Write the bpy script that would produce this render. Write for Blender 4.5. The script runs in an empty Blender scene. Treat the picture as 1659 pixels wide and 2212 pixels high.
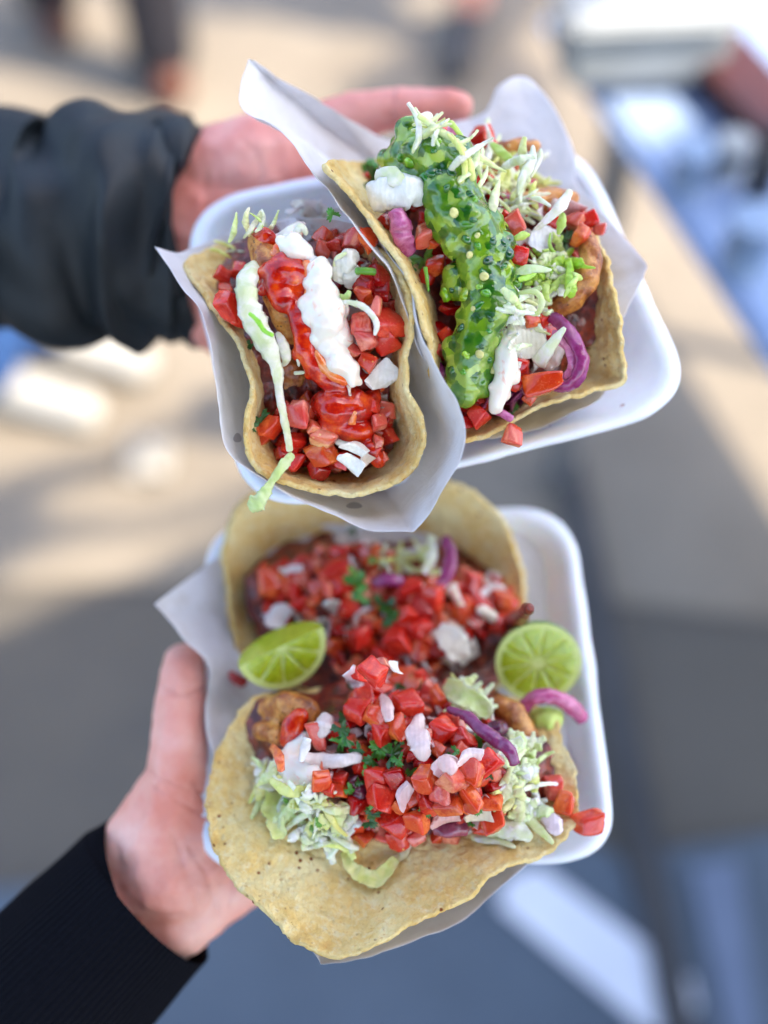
import bpy, bmesh, math, random
import numpy as np
from mathutils import Vector, Matrix, Euler, noise
from mathutils.bvhtree import BVHTree
R = math.radians
random.seed(7)
sc = bpy.context.scene
col = sc.collection
# ------------------------------------------------------------------ camera, sky, sun
CAMZ, PITCH = 1.55, R(55)
F = 2671.0                       # focal length in units of the 1659 x 2212 measuring grid
CX, CY = 829.5, 1106.0
FWD = Vector((0, math.cos(PITCH), -math.sin(PITCH)))
UP = Vector((0, math.sin(PITCH), math.cos(PITCH)))
RT = Vector((1, 0, 0))
CAM = Vector((0, 0, CAMZ))
cd = bpy.data.cameras.new('camera'); cam = bpy.data.objects.new('camera', cd); col.objects.link(cam)
cam.location = CAM; cam.rotation_euler = (math.pi/2 - PITCH, 0, 0)
cd.sensor_fit = 'VERTICAL'; cd.sensor_height = 24; cd.lens = 24*F/2212
cd.clip_start = 0.02; cd.clip_end = 200
cd.dof.use_dof = True; cd.dof.focus_distance = 0.503; cd.dof.aperture_fstop = cd.lens/21.5   # 21.5 mm aperture
sc.camera = cam
SUN = Vector((0.50, -0.15, 0.85)).normalized()
w = bpy.data.worlds.new('World'); sc.world = w; w.use_nodes = True
nt = w.node_tree; bg = nt.nodes['Background']; sky = nt.nodes.new('ShaderNodeTexSky')
sky.sky_type = 'NISHITA'; sky.sun_disc = False
sky.sun_elevation = math.asin(SUN.z); sky.sun_rotation = math.atan2(SUN.x, SUN.y)
sky.air_density = 1.0; sky.dust_density = 2.5; sky.ozone_density = 1.0
nt.links.new(sky.outputs[0], bg.inputs[0]); bg.inputs[1].default_value = 0.15
sl = bpy.data.lights.new('sun', 'SUN'); sl.energy = 2.6; sl.angle = R(0.5); sl.color = (1, 0.86, 0.66)
so = bpy.data.objects.new('sun', sl); col.objects.link(so); so.rotation_euler = SUN.to_track_quat('Z', 'Y').to_euler()
sc.view_settings.view_transform = 'Standard'; sc.view_settings.look = 'None'
sc.view_settings.exposure = 2.17; sc.view_settings.gamma = 1
try: sc.cycles.use_denoising = True
except Exception: pass

# ------------------------------------------------------------------ helpers
def ray(px, py): return FWD + RT*((px-CX)/F) + UP*((CY-py)/F)
def at(px, py, d): return CAM + ray(px, py)*d
def gp(px, py, z=0.0):
    r_ = ray(px, py); return CAM + r_*((z-CAMZ)/r_.z)
def c1(x, y): return (302+x*.4299, 357+y*.4299)
def c2(x, y): return (686+x*.4795, 192+y*.4795)
def c3(x, y): return (411+x*.5622, 1015+y*.5622)
def c4(x, y): return (411+x*.5622, 1426+y*.5622)
def srgb(r, g, b):
    f = lambda c: (c/255/12.92) if c/255 <= .04045 else ((c/255+.055)/1.055)**2.4
    return (f(r), f(g), f(b), 1)
def mk(name, verts, faces, mat, parent=None, smooth=True, origin=None):
    """mesh from world-space vertices, linked under parent (or placed at origin)"""
    o3 = Vector(parent.location) if parent else (Vector(origin) if origin is not None else Vector())
    if parent and parent.parent: o3 = o3 + Vector(parent.parent.location)
    me = bpy.data.meshes.new(name)
    me.from_pydata([tuple(Vector(v)-o3) for v in verts], [], faces)
    me.update()
    if smooth: me.polygons.foreach_set('use_smooth', [True]*len(me.polygons))
    if mat: me.materials.append(mat)
    o = bpy.data.objects.new(name, me); col.objects.link(o)
    if parent: o.parent = parent
    else: o.location = o3
    return o
def tag(o, label=None, cat=None, group=None, kind=None):
    if label: o['label'] = label
    if cat: o['category'] = cat
    if group: o['group'] = group
    if kind: o['kind'] = kind
    return o
def root(name, loc, label, cat, group=None):
    o = bpy.data.objects.new(name, None); col.objects.link(o); o.location = loc; o.empty_display_size = .01
    return tag(o, label, cat, group)
def recalc(o):
    bm = bmesh.new(); bm.from_mesh(o.data); bmesh.ops.remove_doubles(bm, verts=bm.verts, dist=1e-5)
    bmesh.ops.recalc_face_normals(bm, faces=bm.faces); bm.to_mesh(o.data); bm.free()
    o.data.polygons.foreach_set('use_smooth', [True]*len(o.data.polygons))
def wpos(o):
    p = Vector(o.location); q = o.parent
    while q: p += Vector(q.location); q = q.parent
    return p
def disp(o, layers, seed=0.0):
    """push vertices along their normals by fractal noise; layers of (scale per metre, metres)"""
    me = o.data; n = len(me.vertices)
    nor = [v.normal.copy() for v in me.vertices]; base = wpos(o)
    for i, v in enumerate(me.vertices):
        p = v.co + base; a = 0
        for s, k in layers:
            a += noise.noise(p*s + Vector((seed, s*.01, -seed)))*k
        v.co += nor[i]*a
    me.update()
def bvh(o):
    b = wpos(o); me = o.data
    return BVHTree.FromPolygons([v.co+b for v in me.vertices], [tuple(p.vertices) for p in me.polygons])
def hit(trees, px, py, default=.52):
    """depth of the nearest of the given surfaces under a grid point"""
    dr = ray(px, py); L = dr.length; best = None
    for t in trees:
        h = t.ray_cast(CAM, dr/L)
        if h[0] is not None:
            dd = h[3]/L
            if best is None or dd < best: best = dd
    return best if best is not None else default
def crom(pts, sub, closed=True):
    pts = [Vector(p) for p in pts]; n = len(pts); out = []
    rng = range(n) if closed else range(n-1)
    for i in rng:
        if closed: a, b, c, d = pts[(i-1) % n], pts[i], pts[(i+1) % n], pts[(i+2) % n]
        else: a, b, c, d = pts[max(i-1, 0)], pts[i], pts[i+1], pts[min(i+2, n-1)]
        if (b-c).length < 1e-9: continue
        for k in range(sub):
            t = k/sub
            out.append(.5*((2*b)+(c-a)*t+(2*a-5*b+4*c-d)*t*t+(3*b-a-3*c+d)*t**3))
    if not closed: out.append(pts[-1].copy())
    return out
def resample(pts, n, closed=True):
    P = [p for p in pts]; 
    if closed: P = P+[P[0]]
    acc = [0]
    for a, b in zip(P, P[1:]): acc.append(acc[-1]+math.hypot(b[0]-a[0], b[1]-a[1]))
    out = []; j = 0
    for i in range(n):
        s = acc[-1]*i/(n if closed else n-1)
        while j < len(acc)-2 and acc[j+1] < s: j += 1
        t = (s-acc[j])/max(1e-9, acc[j+1]-acc[j]); out.append(P[j].lerp(P[j+1], min(1, t)))
    return out
def bowl(name, bd, spine, prof, mat, parent, nt_=200, nr=44, thick=0, noise_layers=(), seed=0, edge=None, offset=0, wob=0):
    B = resample(crom(bd, 10), nt_)
    s0, s1 = Vector(spine[0]), Vector(spine[1])
    ax = Vector((s1.x-s0.x, s1.y-s0.y)); L2 = max(1e-6, ax.length_squared)
    verts = []; faces = []
    for j, b in enumerate(B):
        t = max(0, min(1, ((b.x-s0.x)*ax.x+(b.y-s0.y)*ax.y)/L2)); c = s0.lerp(s1, t)
        ww = 1
        if wob:
            ww = 1+.007*noise.noise(Vector((b.x*.22, b.y*.22, seed)))+.004*noise.noise(Vector((b.x*.6, b.y*.6, seed)))+wob*noise.noise(Vector((b.x*.02+seed, b.y*.02, seed)))+wob*.5*noise.noise(Vector((b.x*.06+seed, b.y*.06, seed)))
        for i in range(nr+1):
            r_ = (i/nr)**.85
            rr = r_*(1+(ww-1)*r_**4)
            x = c.x+(b.x-c.x)*rr; y = c.y+(b.y-c.y)*rr
            d = c.z+(b.z-c.z)*prof(r_)
            verts.append(at(x, y, d))
    m = nr+1
    for j in range(nt_):
        k = (j+1) % nt_
        for i in range(nr): faces.append((j*m+i, j*m+i+1, k*m+i+1, k*m+i))
    o = mk(name, verts, faces, mat, parent); recalc(o)
    # normals should look at the camera
    me = o.data; b = wpos(o)
    s = sum((1 if (p.center+b-CAM).dot(p.normal) < 0 else -1)*p.area for p in me.polygons)
    if s < 0: me.flip_normals()
    if noise_layers: disp(o, noise_layers, seed)
    if thick:
        mo = o.modifiers.new('thickness', 'SOLIDIFY'); mo.thickness = thick; mo.offset = offset
    return o
ICO = None
def ico(sub=2):
    bm = bmesh.new(); bmesh.ops.create_icosphere(bm, subdivisions=sub, radius=1)
    v = np.array([x.co[:] for x in bm.verts]); f = [tuple(x.index for x in g.verts) for g in bm.faces]; bm.free(); return v, f
IV, IF = ico(2)
def balls_mesh(balls):
    V = []; Fc = []; n = 0
    for c, r_ in balls:
        V.append(IV*r_+np.array(c[:])[None, :]); Fc += [tuple(i+n for i in f) for f in IF]; n += len(IV)
    return np.concatenate(V), Fc
def chain(pts, step=.3):
    """spheres between successive (centre, radius) joints"""
    out = []
    for (a, ra), (b, rb) in zip(pts, pts[1:]):
        L = (b-a).length; n = max(1, int(L/(min(ra, rb)*step)))
        for i in range(n):
            t = i/n; out.append((a.lerp(b, t), ra+(rb-ra)*t))
    out.append(pts[-1]); return out
def pxchain(pts): return chain([(at(x, y, d), r_*d/F) for x, y, d, r_ in pts])
def blob(name, balls, vox, mat, parent=None, origin=None, smooth_it=4, squash=None):
    V, Fc = balls_mesh(balls)
    me = bpy.data.meshes.new('tmp'); me.from_pydata([tuple(v) for v in V], [], Fc)
    t = bpy.data.objects.new('tmp', me); col.objects.link(t)
    m = t.modifiers.new('r', 'REMESH'); m.mode = 'VOXEL'; m.voxel_size = vox
    if smooth_it:
        m2 = t.modifiers.new('s', 'SMOOTH'); m2.iterations = smooth_it; m2.factor = .5
    dg = bpy.context.evaluated_depsgraph_get(); ev = t.evaluated_get(dg); e = ev.to_mesh()
    vs = [v.co.copy() for v in e.vertices]; fs = [tuple(p.vertices) for p in e.polygons]
    ev.to_mesh_clear(); bpy.data.objects.remove(t); bpy.data.meshes.remove(me)
    return mk(name, vs, fs, mat, parent, origin=origin)
# ------------------------------------------------------------------ materials
def mat(name, base=(.5, .5, .5, 1), rough=.5, **kw):
    m = bpy.data.materials.new(name); m.use_nodes = True; p = m.node_tree.nodes['Principled BSDF']
    p.inputs['Base Color'].default_value = base; p.inputs['Roughness'].default_value = rough
    for k, v in kw.items(): p.inputs[k.replace('_', ' ')].default_value = v
    return m
class N:
    def __init__(s, m): s.m = m; s.t = m.node_tree; s.p = s.t.nodes['Principled BSDF']; s.co = s.t.nodes.new('ShaderNodeTexCoord').outputs['Object']
    def node(s, ty, **kw):
        n = s.t.nodes.new(ty)
        for k, v in kw.items(): setattr(n, k, v)
        return n
    def link(s, a, b): s.t.links.new(a, b)
    def noise(s, scale, detail=4, rough=.5, dist=0, co=None):
        n = s.node('ShaderNodeTexNoise'); n.inputs['Scale'].default_value = scale; n.inputs['Detail'].default_value = detail
        n.inputs['Roughness'].default_value = rough; n.inputs['Distortion'].default_value = dist; s.link(co or s.co, n.inputs['Vector']); return n.outputs['Fac']
    def vor(s, scale, feature='F1', out='Distance', rnd=1):
        n = s.node('ShaderNodeTexVoronoi', feature=feature); n.inputs['Scale'].default_value = scale; n.inputs['Randomness'].default_value = rnd
        s.link(s.co, n.inputs['Vector']); return n.outputs[out]
    def ramp(s, fac, stops):
        n = s.node('ShaderNodeValToRGB'); e = n.color_ramp.elements
        while len(e) < len(stops): e.new(.5)
        for x, (p, c) in zip(e, stops): x.position = p; x.color = c if len(c) == 4 else (*c, 1)
        s.link(fac, n.inputs[0]); return n.outputs[0]
    def mix(s, fac, a, b, mode='MIX'):
        n = s.node('ShaderNodeMix', data_type='RGBA', blend_type=mode)
        for so_, v in ((n.inputs[0], fac), (n.inputs[6], a), (n.inputs[7], b)):
            if hasattr(v, 'links') or hasattr(v, 'is_linked'): s.link(v, so_)
            else: so_.default_value = v
        return n.outputs[2]
    def math(s, op, a, b=0):
        n = s.node('ShaderNodeMath', operation=op)
        for so_, v in ((n.inputs[0], a), (n.inputs[1], b)):
            if hasattr(v, 'is_linked'): s.link(v, so_)
            else: so_.default_value = v
        return n.outputs[0]
    def bump(s, h, strength, dist, prev=None):
        n = s.node('ShaderNodeBump'); n.inputs['Strength'].default_value = strength; n.inputs['Distance'].default_value = dist
        s.link(h, n.inputs['Height'])
        if prev: s.link(prev, n.inputs['Normal'])
        s.link(n.outputs[0], s.p.inputs['Normal']); return n.outputs[0]
    def base(s, c): s.link(c, s.p.inputs['Base Color'])
BW = lambda v: (v, v, v, 1)
def m_tortilla():
    m = mat('corn tortilla', rough=.7, Specular_IOR_Level=.2, Subsurface_Weight=.05, Subsurface_Scale=.002); n = N(m)
    m.node_tree.nodes['Principled BSDF'].inputs['Subsurface Radius'].default_value = (1, .6, .3)
    a = n.noise(55, 6, .62); c = n.ramp(a, [(.24, srgb(214, 154, 76)), (.42, srgb(243, 205, 124)), (.66, srgb(252, 232, 170))])
    b = n.noise(260, 4, .6); c = n.mix(n.ramp(b, [(.5, BW(0)), (.72, BW(.6))]), c, srgb(252, 240, 196))
    t = n.noise(420, 3, .6); c = n.mix(n.ramp(t, [(.6, BW(0)), (.72, BW(.5))]), c, srgb(206, 148, 70))
    v = n.vor(190); gate = n.ramp(n.noise(70, 2), [(.5, BW(0)), (.58, BW(1))])
    ed = n.ramp(n.vor(260, 'DISTANCE_TO_EDGE'), [(.0, BW(.10)), (.10, BW(0))]); c = n.mix(ed, c, srgb(196, 138, 66))
    sp = n.math('MULTIPLY', n.ramp(v, [(.10, BW(1)), (.2, BW(0))]), gate)
    c = n.mix(sp, c, srgb(140, 72, 28)); n.base(c)
    x = n.bump(n.vor(170, 'SMOOTH_F1'), .8, .0022); x = n.bump(n.noise(520, 6, .7), .8, .0012, x); n.bump(n.noise(150, 4, .6, 2.0), .7, .0028, x); return m
def m_objcol(name, rough, var, bumpd, sss, radius, spec=.5, coat=.0, scale=300, trans=0, var_s=260):
    m = mat(name, rough=rough); n = N(m); p = n.p
    oi = n.node('ShaderNodeObjectInfo'); loc_ = n.co; n.co = n.node('ShaderNodeNewGeometry').outputs['Position']
    a = n.noise(var_s, 5, .65, .5); hi = n.mix(1, oi.outputs['Color'], var[1], 'MULTIPLY'); 
    c = n.mix(n.ramp(a, [(.38, BW(0)), (.66, BW(1))]), n.mix(1, oi.outputs['Color'], var[0], 'MULTIPLY'), hi); n.base(c)
    p.inputs['Subsurface Weight'].default_value = sss; p.inputs['Subsurface Radius'].default_value = radius; p.inputs['Subsurface Scale'].default_value = .003
    p.inputs['Coat Weight'].default_value = coat; p.inputs['Coat Roughness'].default_value = .08; p.inputs['Specular IOR Level'].default_value = spec
    if trans: p.inputs['Transmission Weight'].default_value = trans
    if name == 'diced tomato':
        sx = n.node('ShaderNodeSeparateXYZ'); n.link(loc_, sx.inputs[0])
        c = n.mix(n.ramp(sx.outputs[2], [(.16, BW(0)), (.24, BW(.75))]), c, n.mix(1, oi.outputs['Color'], (.8, .35, .4, 1), 'MULTIPLY'))
        st = n.ramp(n.noise(420, 3, .5, 2.5), [(.58, BW(0)), (.70, BW(.3))]); c = n.mix(st, c, srgb(236, 132, 96))
        gate = n.ramp(n.noise(60, 2), [(.64, BW(0)), (.68, BW(.8))]); sd_ = n.math('MULTIPLY', n.ramp(n.vor(420), [(.16, BW(1)), (.26, BW(0))]), gate)
        c = n.mix(sd_, c, srgb(240, 206, 120)); n.base(c)
    if name == 'raw onion':
        wv = n.node('ShaderNodeTexWave'); wv.inputs['Scale'].default_value = 2.2; wv.inputs['Distortion'].default_value = 2; wv.inputs['Detail'].default_value = 2; n.link(n.co, wv.inputs['Vector']); wv.inputs['Scale'].default_value = 160; n.bump(wv.outputs['Fac'], .3, .0004)
    prev_ = n.p.inputs['Normal'].links[0].from_socket if n.p.inputs['Normal'].is_linked else None
    x = n.bump(n.noise(scale, 4, .6), .6, bumpd, prev_); n.bump(n.noise(scale*3.2, 3, .6), .5, bumpd*.4, x); return m
M = {}
M['tortilla'] = m_tortilla()
M['tomato'] = m_objcol('diced tomato', .17, ((.72, .38, .36, 1), (1.12, 1.9, 1.75, 1)), .0006, .35, (1, .28, .14), spec=.4, coat=.55, scale=230, var_s=190)
M['onion'] = m_objcol('raw onion', .3, ((.9, .9, .88, 1), (1.06, 1.06, 1.06, 1)), .0003, .4, (1, .9, .9), coat=.3, scale=180)
M['cabbage'] = m_objcol('shredded cabbage', .38, ((.84, .93, .62, 1), (1.08, 1.05, 1.16, 1)), .0006, .35, (.8, 1, .5), coat=.2, scale=200, var_s=150)
M['redonion'] = m_objcol('pickled red onion', .25, ((.8, .5, .7, 1), (1.2, 1.5, 1.3, 1)), .0003, .35, (1, .4, .6), coat=.5, scale=200)
M['leaf'] = m_objcol('cilantro leaf', .35, ((.7, .75, .6, 1), (1.3, 1.25, 1.2, 1)), .0003, .1, (.4, 1, .3), coat=.2, scale=500)
M['pepper'] = m_objcol('green pepper chunk', .12, ((.6, .75, .5, 1), (1.4, 1.3, 1.8, 1)), .0004, .4, (.5, 1, .2), coat=.9, scale=300)
M['seed'] = m_objcol('pepper seed', .35, ((.9, .86, .75, 1), (1.1, 1.1, 1.1, 1)), .0003, .3, (1, .9, .5), coat=.3, scale=800)
def m_fried():
    m = mat('fried batter', rough=.35, Coat_Weight=.35, Subsurface_Weight=.1, Subsurface_Scale=.003); n = N(m)
    c = n.ramp(n.noise(130, 6, .65), [(.28, srgb(92, 36, 12)), (.45, srgb(168, 92, 32)), (.6, srgb(214, 148, 66)), (.8, srgb(228, 180, 104))])
    c = n.mix(n.ramp(n.vor(420), [(.1, BW(.9)), (.22, BW(0))]), c, srgb(60, 34, 20)); n.base(c)
    x = n.bump(n.noise(420, 5, .65), .7, .001); n.bump(n.vor(500), .3, .0005, x); return m
def m_bed():
    m = mat('cooked filling', rough=.3, Coat_Weight=.4); n = N(m)
    n.base(n.ramp(n.noise(180, 6, .65), [(.3, srgb(40, 12, 10)), (.48, srgb(104, 30, 18)), (.62, srgb(150, 52, 28)), (.8, srgb(190, 110, 70))]))
    n.bump(n.noise(300, 5, .6), .9, .0015); return m
def m_crema():
    m = mat('white crema', srgb(246, 240, 228), .22, Subsurface_Weight=.35, Subsurface_Scale=.004, Coat_Weight=.5, Coat_Roughness=.06); n = N(m)
    c = n.mix(n.ramp(n.noise(90, 3), [(.5, BW(0)), (.7, BW(.5))]), srgb(246, 238, 222), srgb(244, 212, 186)); n.base(n.mix(n.ramp(n.noise(130, 4, .6, 1), [(.6, BW(0)), (.7, BW(.7))]), c, srgb(236, 150, 100)))
    n.bump(n.noise(90, 2), .3, .001); return m
def m_redsauce():
    m = mat('red chilli sauce', rough=.14, Coat_Weight=.45, Coat_Roughness=.05); n = N(m)
    n.base(n.ramp(n.noise(150, 5, .6), [(.3, srgb(136, 8, 2)), (.48, srgb(188, 20, 3)), (.6, srgb(220, 62, 6)), (.76, srgb(240, 122, 24))]))
    n.bump(n.noise(240, 4), .5, .0012); return m
def m_salsa():
    m = mat('green salsa', rough=.1, Coat_Weight=.6, Coat_Roughness=.05, Subsurface_Weight=.45, Subsurface_Scale=.004); n = N(m)
    n.p.inputs['Subsurface Radius'].default_value = (.6, 1, .1)
    v = n.node('ShaderNodeTexVoronoi', feature='F1'); v.inputs['Scale'].default_value = 210
    wp = n.node('ShaderNodeMix', data_type='VECTOR'); wp.inputs[0].default_value = .003
    nz = n.node('ShaderNodeTexNoise'); nz.inputs['Scale'].default_value = 300; n.link(n.co, nz.inputs['Vector']); n.link(n.co, wp.inputs[4]); n.link(nz.outputs['Color'], wp.inputs[5]); n.link(wp.outputs[1], v.inputs['Vector'])
    sx = n.node('ShaderNodeSeparateXYZ'); n.link(v.outputs['Color'], sx.inputs[0])
    c = n.ramp(sx.outputs[0], [(.0, srgb(14, 70, 14)), (.24, srgb(36, 100, 12)), (.46, srgb(78, 132, 14)), (.7, srgb(126, 166, 26)), (1, srgb(184, 204, 92))])
    c = n.mix(n.ramp(v.outputs['Distance'], [(.35, BW(0)), (.8, BW(.5))]), c, srgb(140, 172, 44))
    c = n.mix(n.ramp(n.noise(60, 4), [(.4, BW(.5)), (.54, BW(0))]), c, srgb(30, 100, 18)); n.base(c)
    x = n.bump(n.vor(210, 'SMOOTH_F1'), .6, -.0012); n.bump(n.noise(420, 3), .35, .0006, x); return m
def m_skin(name, t1, t2, t3, seed):
    m = mat(name, rough=.48, Subsurface_Weight=.25, Subsurface_Scale=.006); n = N(m)
    n.p.inputs['Subsurface Radius'].default_value = (1, .3, .18)
    c = n.ramp(n.noise(28+seed, 5, .55), [(.33, t1), (.5, t2), (.68, t3)])
    c = n.mix(n.ramp(n.noise(160, 4, .6), [(.5, BW(0)), (.75, BW(.2))]), c, t1); n.base(c)
    x = n.bump(n.vor(900, 'SMOOTH_F1'), .25, .0003); n.bump(n.noise(200, 3, .5, 1.2), .3, .0006, x); return m
def m_noise(name, stops, scale, rough=.6, bs=0, bd=0, detail=5, **kw):
    m = mat(name, rough=rough, **kw); n = N(m); n.base(n.ramp(n.noise(scale, detail, .6), stops))
    if bs: n.bump(n.noise(bs, 4, .6), .6, bd)
    return m
def m_paper():
    m = mat('white wrapping paper', rough=.55, Subsurface_Weight=.0); n = N(m)
    n.base(n.ramp(n.noise(45, 5, .6), [(.34, srgb(220, 214, 212)), (.46, srgb(234, 232, 235)), (.7, srgb(240, 238, 241))]))
    x = n.bump(n.noise(55, 4, .6, 1.6), .6, .002); n.bump(n.noise(1500, 3), .2, .0002, x)
    tr = n.node('ShaderNodeBsdfTranslucent'); tr.inputs[0].default_value = srgb(240, 236, 232); mx = n.node('ShaderNodeMixShader'); mx.inputs[0].default_value = .3
    out = n.t.nodes['Material Output']; n.link(n.p.outputs[0], mx.inputs[1]); n.link(tr.outputs[0], mx.inputs[2]); n.link(mx.outputs[0], out.inputs[0]); return m
M['fried'] = m_fried(); M['bed'] = m_bed(); M['crema'] = m_crema(); M['red'] = m_redsauce(); M['salsa'] = m_salsa(); M['paper'] = m_paper()
M['foam'] = m_noise('white foam', [(.3, srgb(232, 234, 240)), (.7, srgb(244, 245, 250))], 60, .38, 900, .0003, Subsurface_Weight=.25, Subsurface_Scale=.006, Coat_Weight=.15)
M['skin1'] = m_skin('skin of the far hand', srgb(212, 130, 116), srgb(226, 154, 142), srgb(234, 176, 164), 0)
M['skin2'] = m_skin('skin of the near hand', srgb(226, 144, 124), srgb(236, 168, 150), srgb(243, 190, 174), 5)
M['nail'] = mat('fingernail', srgb(226, 170, 160), .25)
M['jacket'] = m_noise('black nylon jacket', [(.3, (.0022, .0052, .0075, 1)), (.7, (.005, .0095, .013, 1))], 40, .6, 300, .0006)
M['knit'] = m_noise('black rib knit', [(.3, (.0008, .0010, .0026, 1)), (.7, (.0022, .0026, .0065, 1))], 900, .9, 1600, .0005, Specular_IOR_Level=.15)
M['denim'] = m_noise('blue denim', [(.3, srgb(18, 48, 96)), (.7, srgb(36, 78, 132))], 60, .8)
M['darkcloth'] = m_noise('dark trousers', [(.3, srgb(18, 18, 26)), (.7, srgb(34, 32, 42))], 40, .8)
M['whiteshoe'] = m_noise('white canvas shoe', [(.3, srgb(150, 148, 142)), (.7, srgb(172, 170, 164))], 40, .5)
M['brownshoe'] = m_noise('brown leather shoe', [(.3, srgb(70, 34, 22)), (.7, srgb(104, 54, 34))], 40, .4)
M['darkshoe'] = m_noise('dark shoe', [(.3, srgb(28, 28, 32)), (.7, srgb(52, 50, 54))], 40, .4)
M['hair'] = m_noise('dark hair', [(.3, srgb(24, 16, 12)), (.7, srgb(54, 36, 26))], 300, .5)
M['maroon'] = m_noise('maroon cloth', [(.3, srgb(74, 20, 22)), (.7, srgb(100, 32, 30))], 40, .8)
# ------------------------------------------------------------------ the street
def m_ground():
    m = mat('worn asphalt', rough=.8); n = N(m)
    a = n.noise(1.6, 6, .6); c = n.ramp(a, [(.3, (.070, .061, .049, 1)), (.55, (.102, .088, .071, 1)), (.75, (.140, .119, .094, 1))])
    c = n.mix(n.ramp(n.noise(5, 5, .6), [(.5, BW(0)), (.7, BW(.5))]), c, (.045, .046, .05, 1))
    c = n.mix(n.ramp(n.noise(220, 3, .7), [(.45, BW(0)), (.65, BW(.5))]), c, (.14, .13, .12, 1)); n.base(c)
    n.bump(n.noise(260, 4, .7), .8, .004); return m
M['asphalt'] = m_ground()
M['concrete'] = m_noise('pale concrete paving', [(.3, (.15, .128, .10, 1)), (.7, (.22, .19, .15, 1))], 4, .8, 200, .003)
M['bluepaint'] = m_noise('blue road paint', [(.3, srgb(68, 81, 95)), (.7, srgb(81, 94, 108))], 5, .6, 200, .003)
M['whitepaint'] = m_noise('white road paint', [(.3, (.62, .64, .72, 1)), (.7, (.74, .76, .82, 1))], 9, .6, 200, .002)
M['paleblue'] = m_noise('worn lavender road paint', [(.3, srgb(92, 104, 126)), (.7, srgb(108, 120, 142))], 9, .6)
M['darkgap'] = m_noise('dark tar seam', [(.3, (.032, .032, .036, 1)), (.7, (.06, .06, .064, 1))], 9, .8)
def sheet(name, pts, m, z, label=None, h=None):
    P = [gp(x, y) for x, y in pts]; P = [Vector((p.x, p.y, z)) for p in P]
    o = mk(name, P, [tuple(range(len(P)))], m, smooth=False); tag(o, label=label, kind='structure'); return o
g = mk('ground', [(-60, -60, 0), (60, -60, 0), (60, 60, 0), (-60, 60, 0)], [(0, 1, 2, 3)], M['asphalt'], smooth=False); tag(g, 'grey asphalt street in the shade', kind='structure')
pv = [gp(-900, 1000), gp(300, 560), gp(2600, 900)]
o = mk('pavement', [(-20, 1.05, .004), (.15, .95, .004), (1.2, .80, .004), (20, .4, .004), (20, 30, .004), (-20, 30, .004)], [(0, 1, 2, 3, 4, 5)], M['concrete'], smooth=False); tag(o, 'pale concrete pavement lit by the sun', kind='structure')
sheet('road_marking', [(-500, 1960), (300, 1900), (1285, 1828), (1345, 1860), (1450, 2212), (1490, 2560), (-500, 2560)], M['bluepaint'], .008, 'blue painted patch of road')
sheet('road_marking', [(1432, 1840), (1700, 1800), (2200, 2560), (1620, 2560), (1500, 2212)], M['bluepaint'], .008, 'second blue painted patch right of the dark seam')
sheet('road_stripe', [(1078, 1965), (1085, 1905), (1160, 1875), (1490, 2120), (1505, 2180), (1450, 2240), (1400, 2235)], M['whitepaint'], .012, 'white painted stripe across the blue paint')
sheet('road_stripe', [(1490, 1880), (1590, 1860), (1640, 2240), (1570, 2260)], M['paleblue'], .012, 'short pale stripe at the right edge')
sheet('road_seam', [(1190, 1000), (1250, 1000), (1320, 1330), (1410, 1760), (1560, 2560), (1480, 2560), (1350, 1800), (1255, 1330)], M['darkgap'], .016, 'dark tar seam running through the asphalt')
# unseen sheets added to cast shade on the food and parts of the ground
M['cloth'] = mat('awning cloth', (.16, .16, .17, 1), .85)
def shade_sheet(pts, hgt, world=False):
    P = [Vector((x, y, 0)) for x, y in pts] if world else [gp(x, y) for x, y in pts]
    P = [Vector((p.x, p.y, 0))+SUN*(hgt/SUN.z) for p in P]
    n = len(P); V = P+[p+Vector((0, 0, .01)) for p in P]
    Fc = [tuple(range(n)), tuple(range(2*n-1, n-1, -1))]+[(i, (i+1) % n, n+(i+1) % n, n+i) for i in range(n)]
    o = mk('shade_blocker', V, Fc, M['cloth'], smooth=False); tag(o, 'added out-of-view grey sheet that casts shade on the food and street', kind='structure')
edge = [gp(x, y) for x, y in [(-300, 1430), (0, 1375), (150, 1300), (250, 1262), (330, 1235), (400, 1195), (480, 1165), (620, 1060), (900, 1010), (1150, 985), (1400, 1060), (1659, 1150), (2100, 1300)]]
shade_sheet([(-4.2, edge[0].y-.2)]+[(p.x, p.y) for p in edge]+[(2.0, edge[-1].y), (2.0, -1.9), (-4.2, -1.9)], 3.0, True)
shade_sheet([(-500, 1120), (-50, 1055), (120, 1000), (230, 985), (340, 925), (480, 860), (700, 800), (700, 840), (480, 905), (350, 970), (240, 1030), (120, 1062), (60, 1160), (-50, 1210), (-500, 1330)], 5.15)  # added strip, outlined from the shadow streaks it has to throw
shade_sheet([(-300, 1190), (-50, 1110), (80, 1120), (300, 1128), (480, 1085), (700, 1000), (700, 1040), (500, 1112), (300, 1152), (150, 1168), (40, 1215), (-50, 1290), (-300, 1360)], 5.3)
shade_sheet([(740, 200), (860, 110), (980, 20), (1060, -80), (1180, -200), (1330, -200), (1110, 120), (1190, 150), (1180, 330), (800, 330)], 5.45)  # added sheet for the shadow on the far pavement

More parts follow.
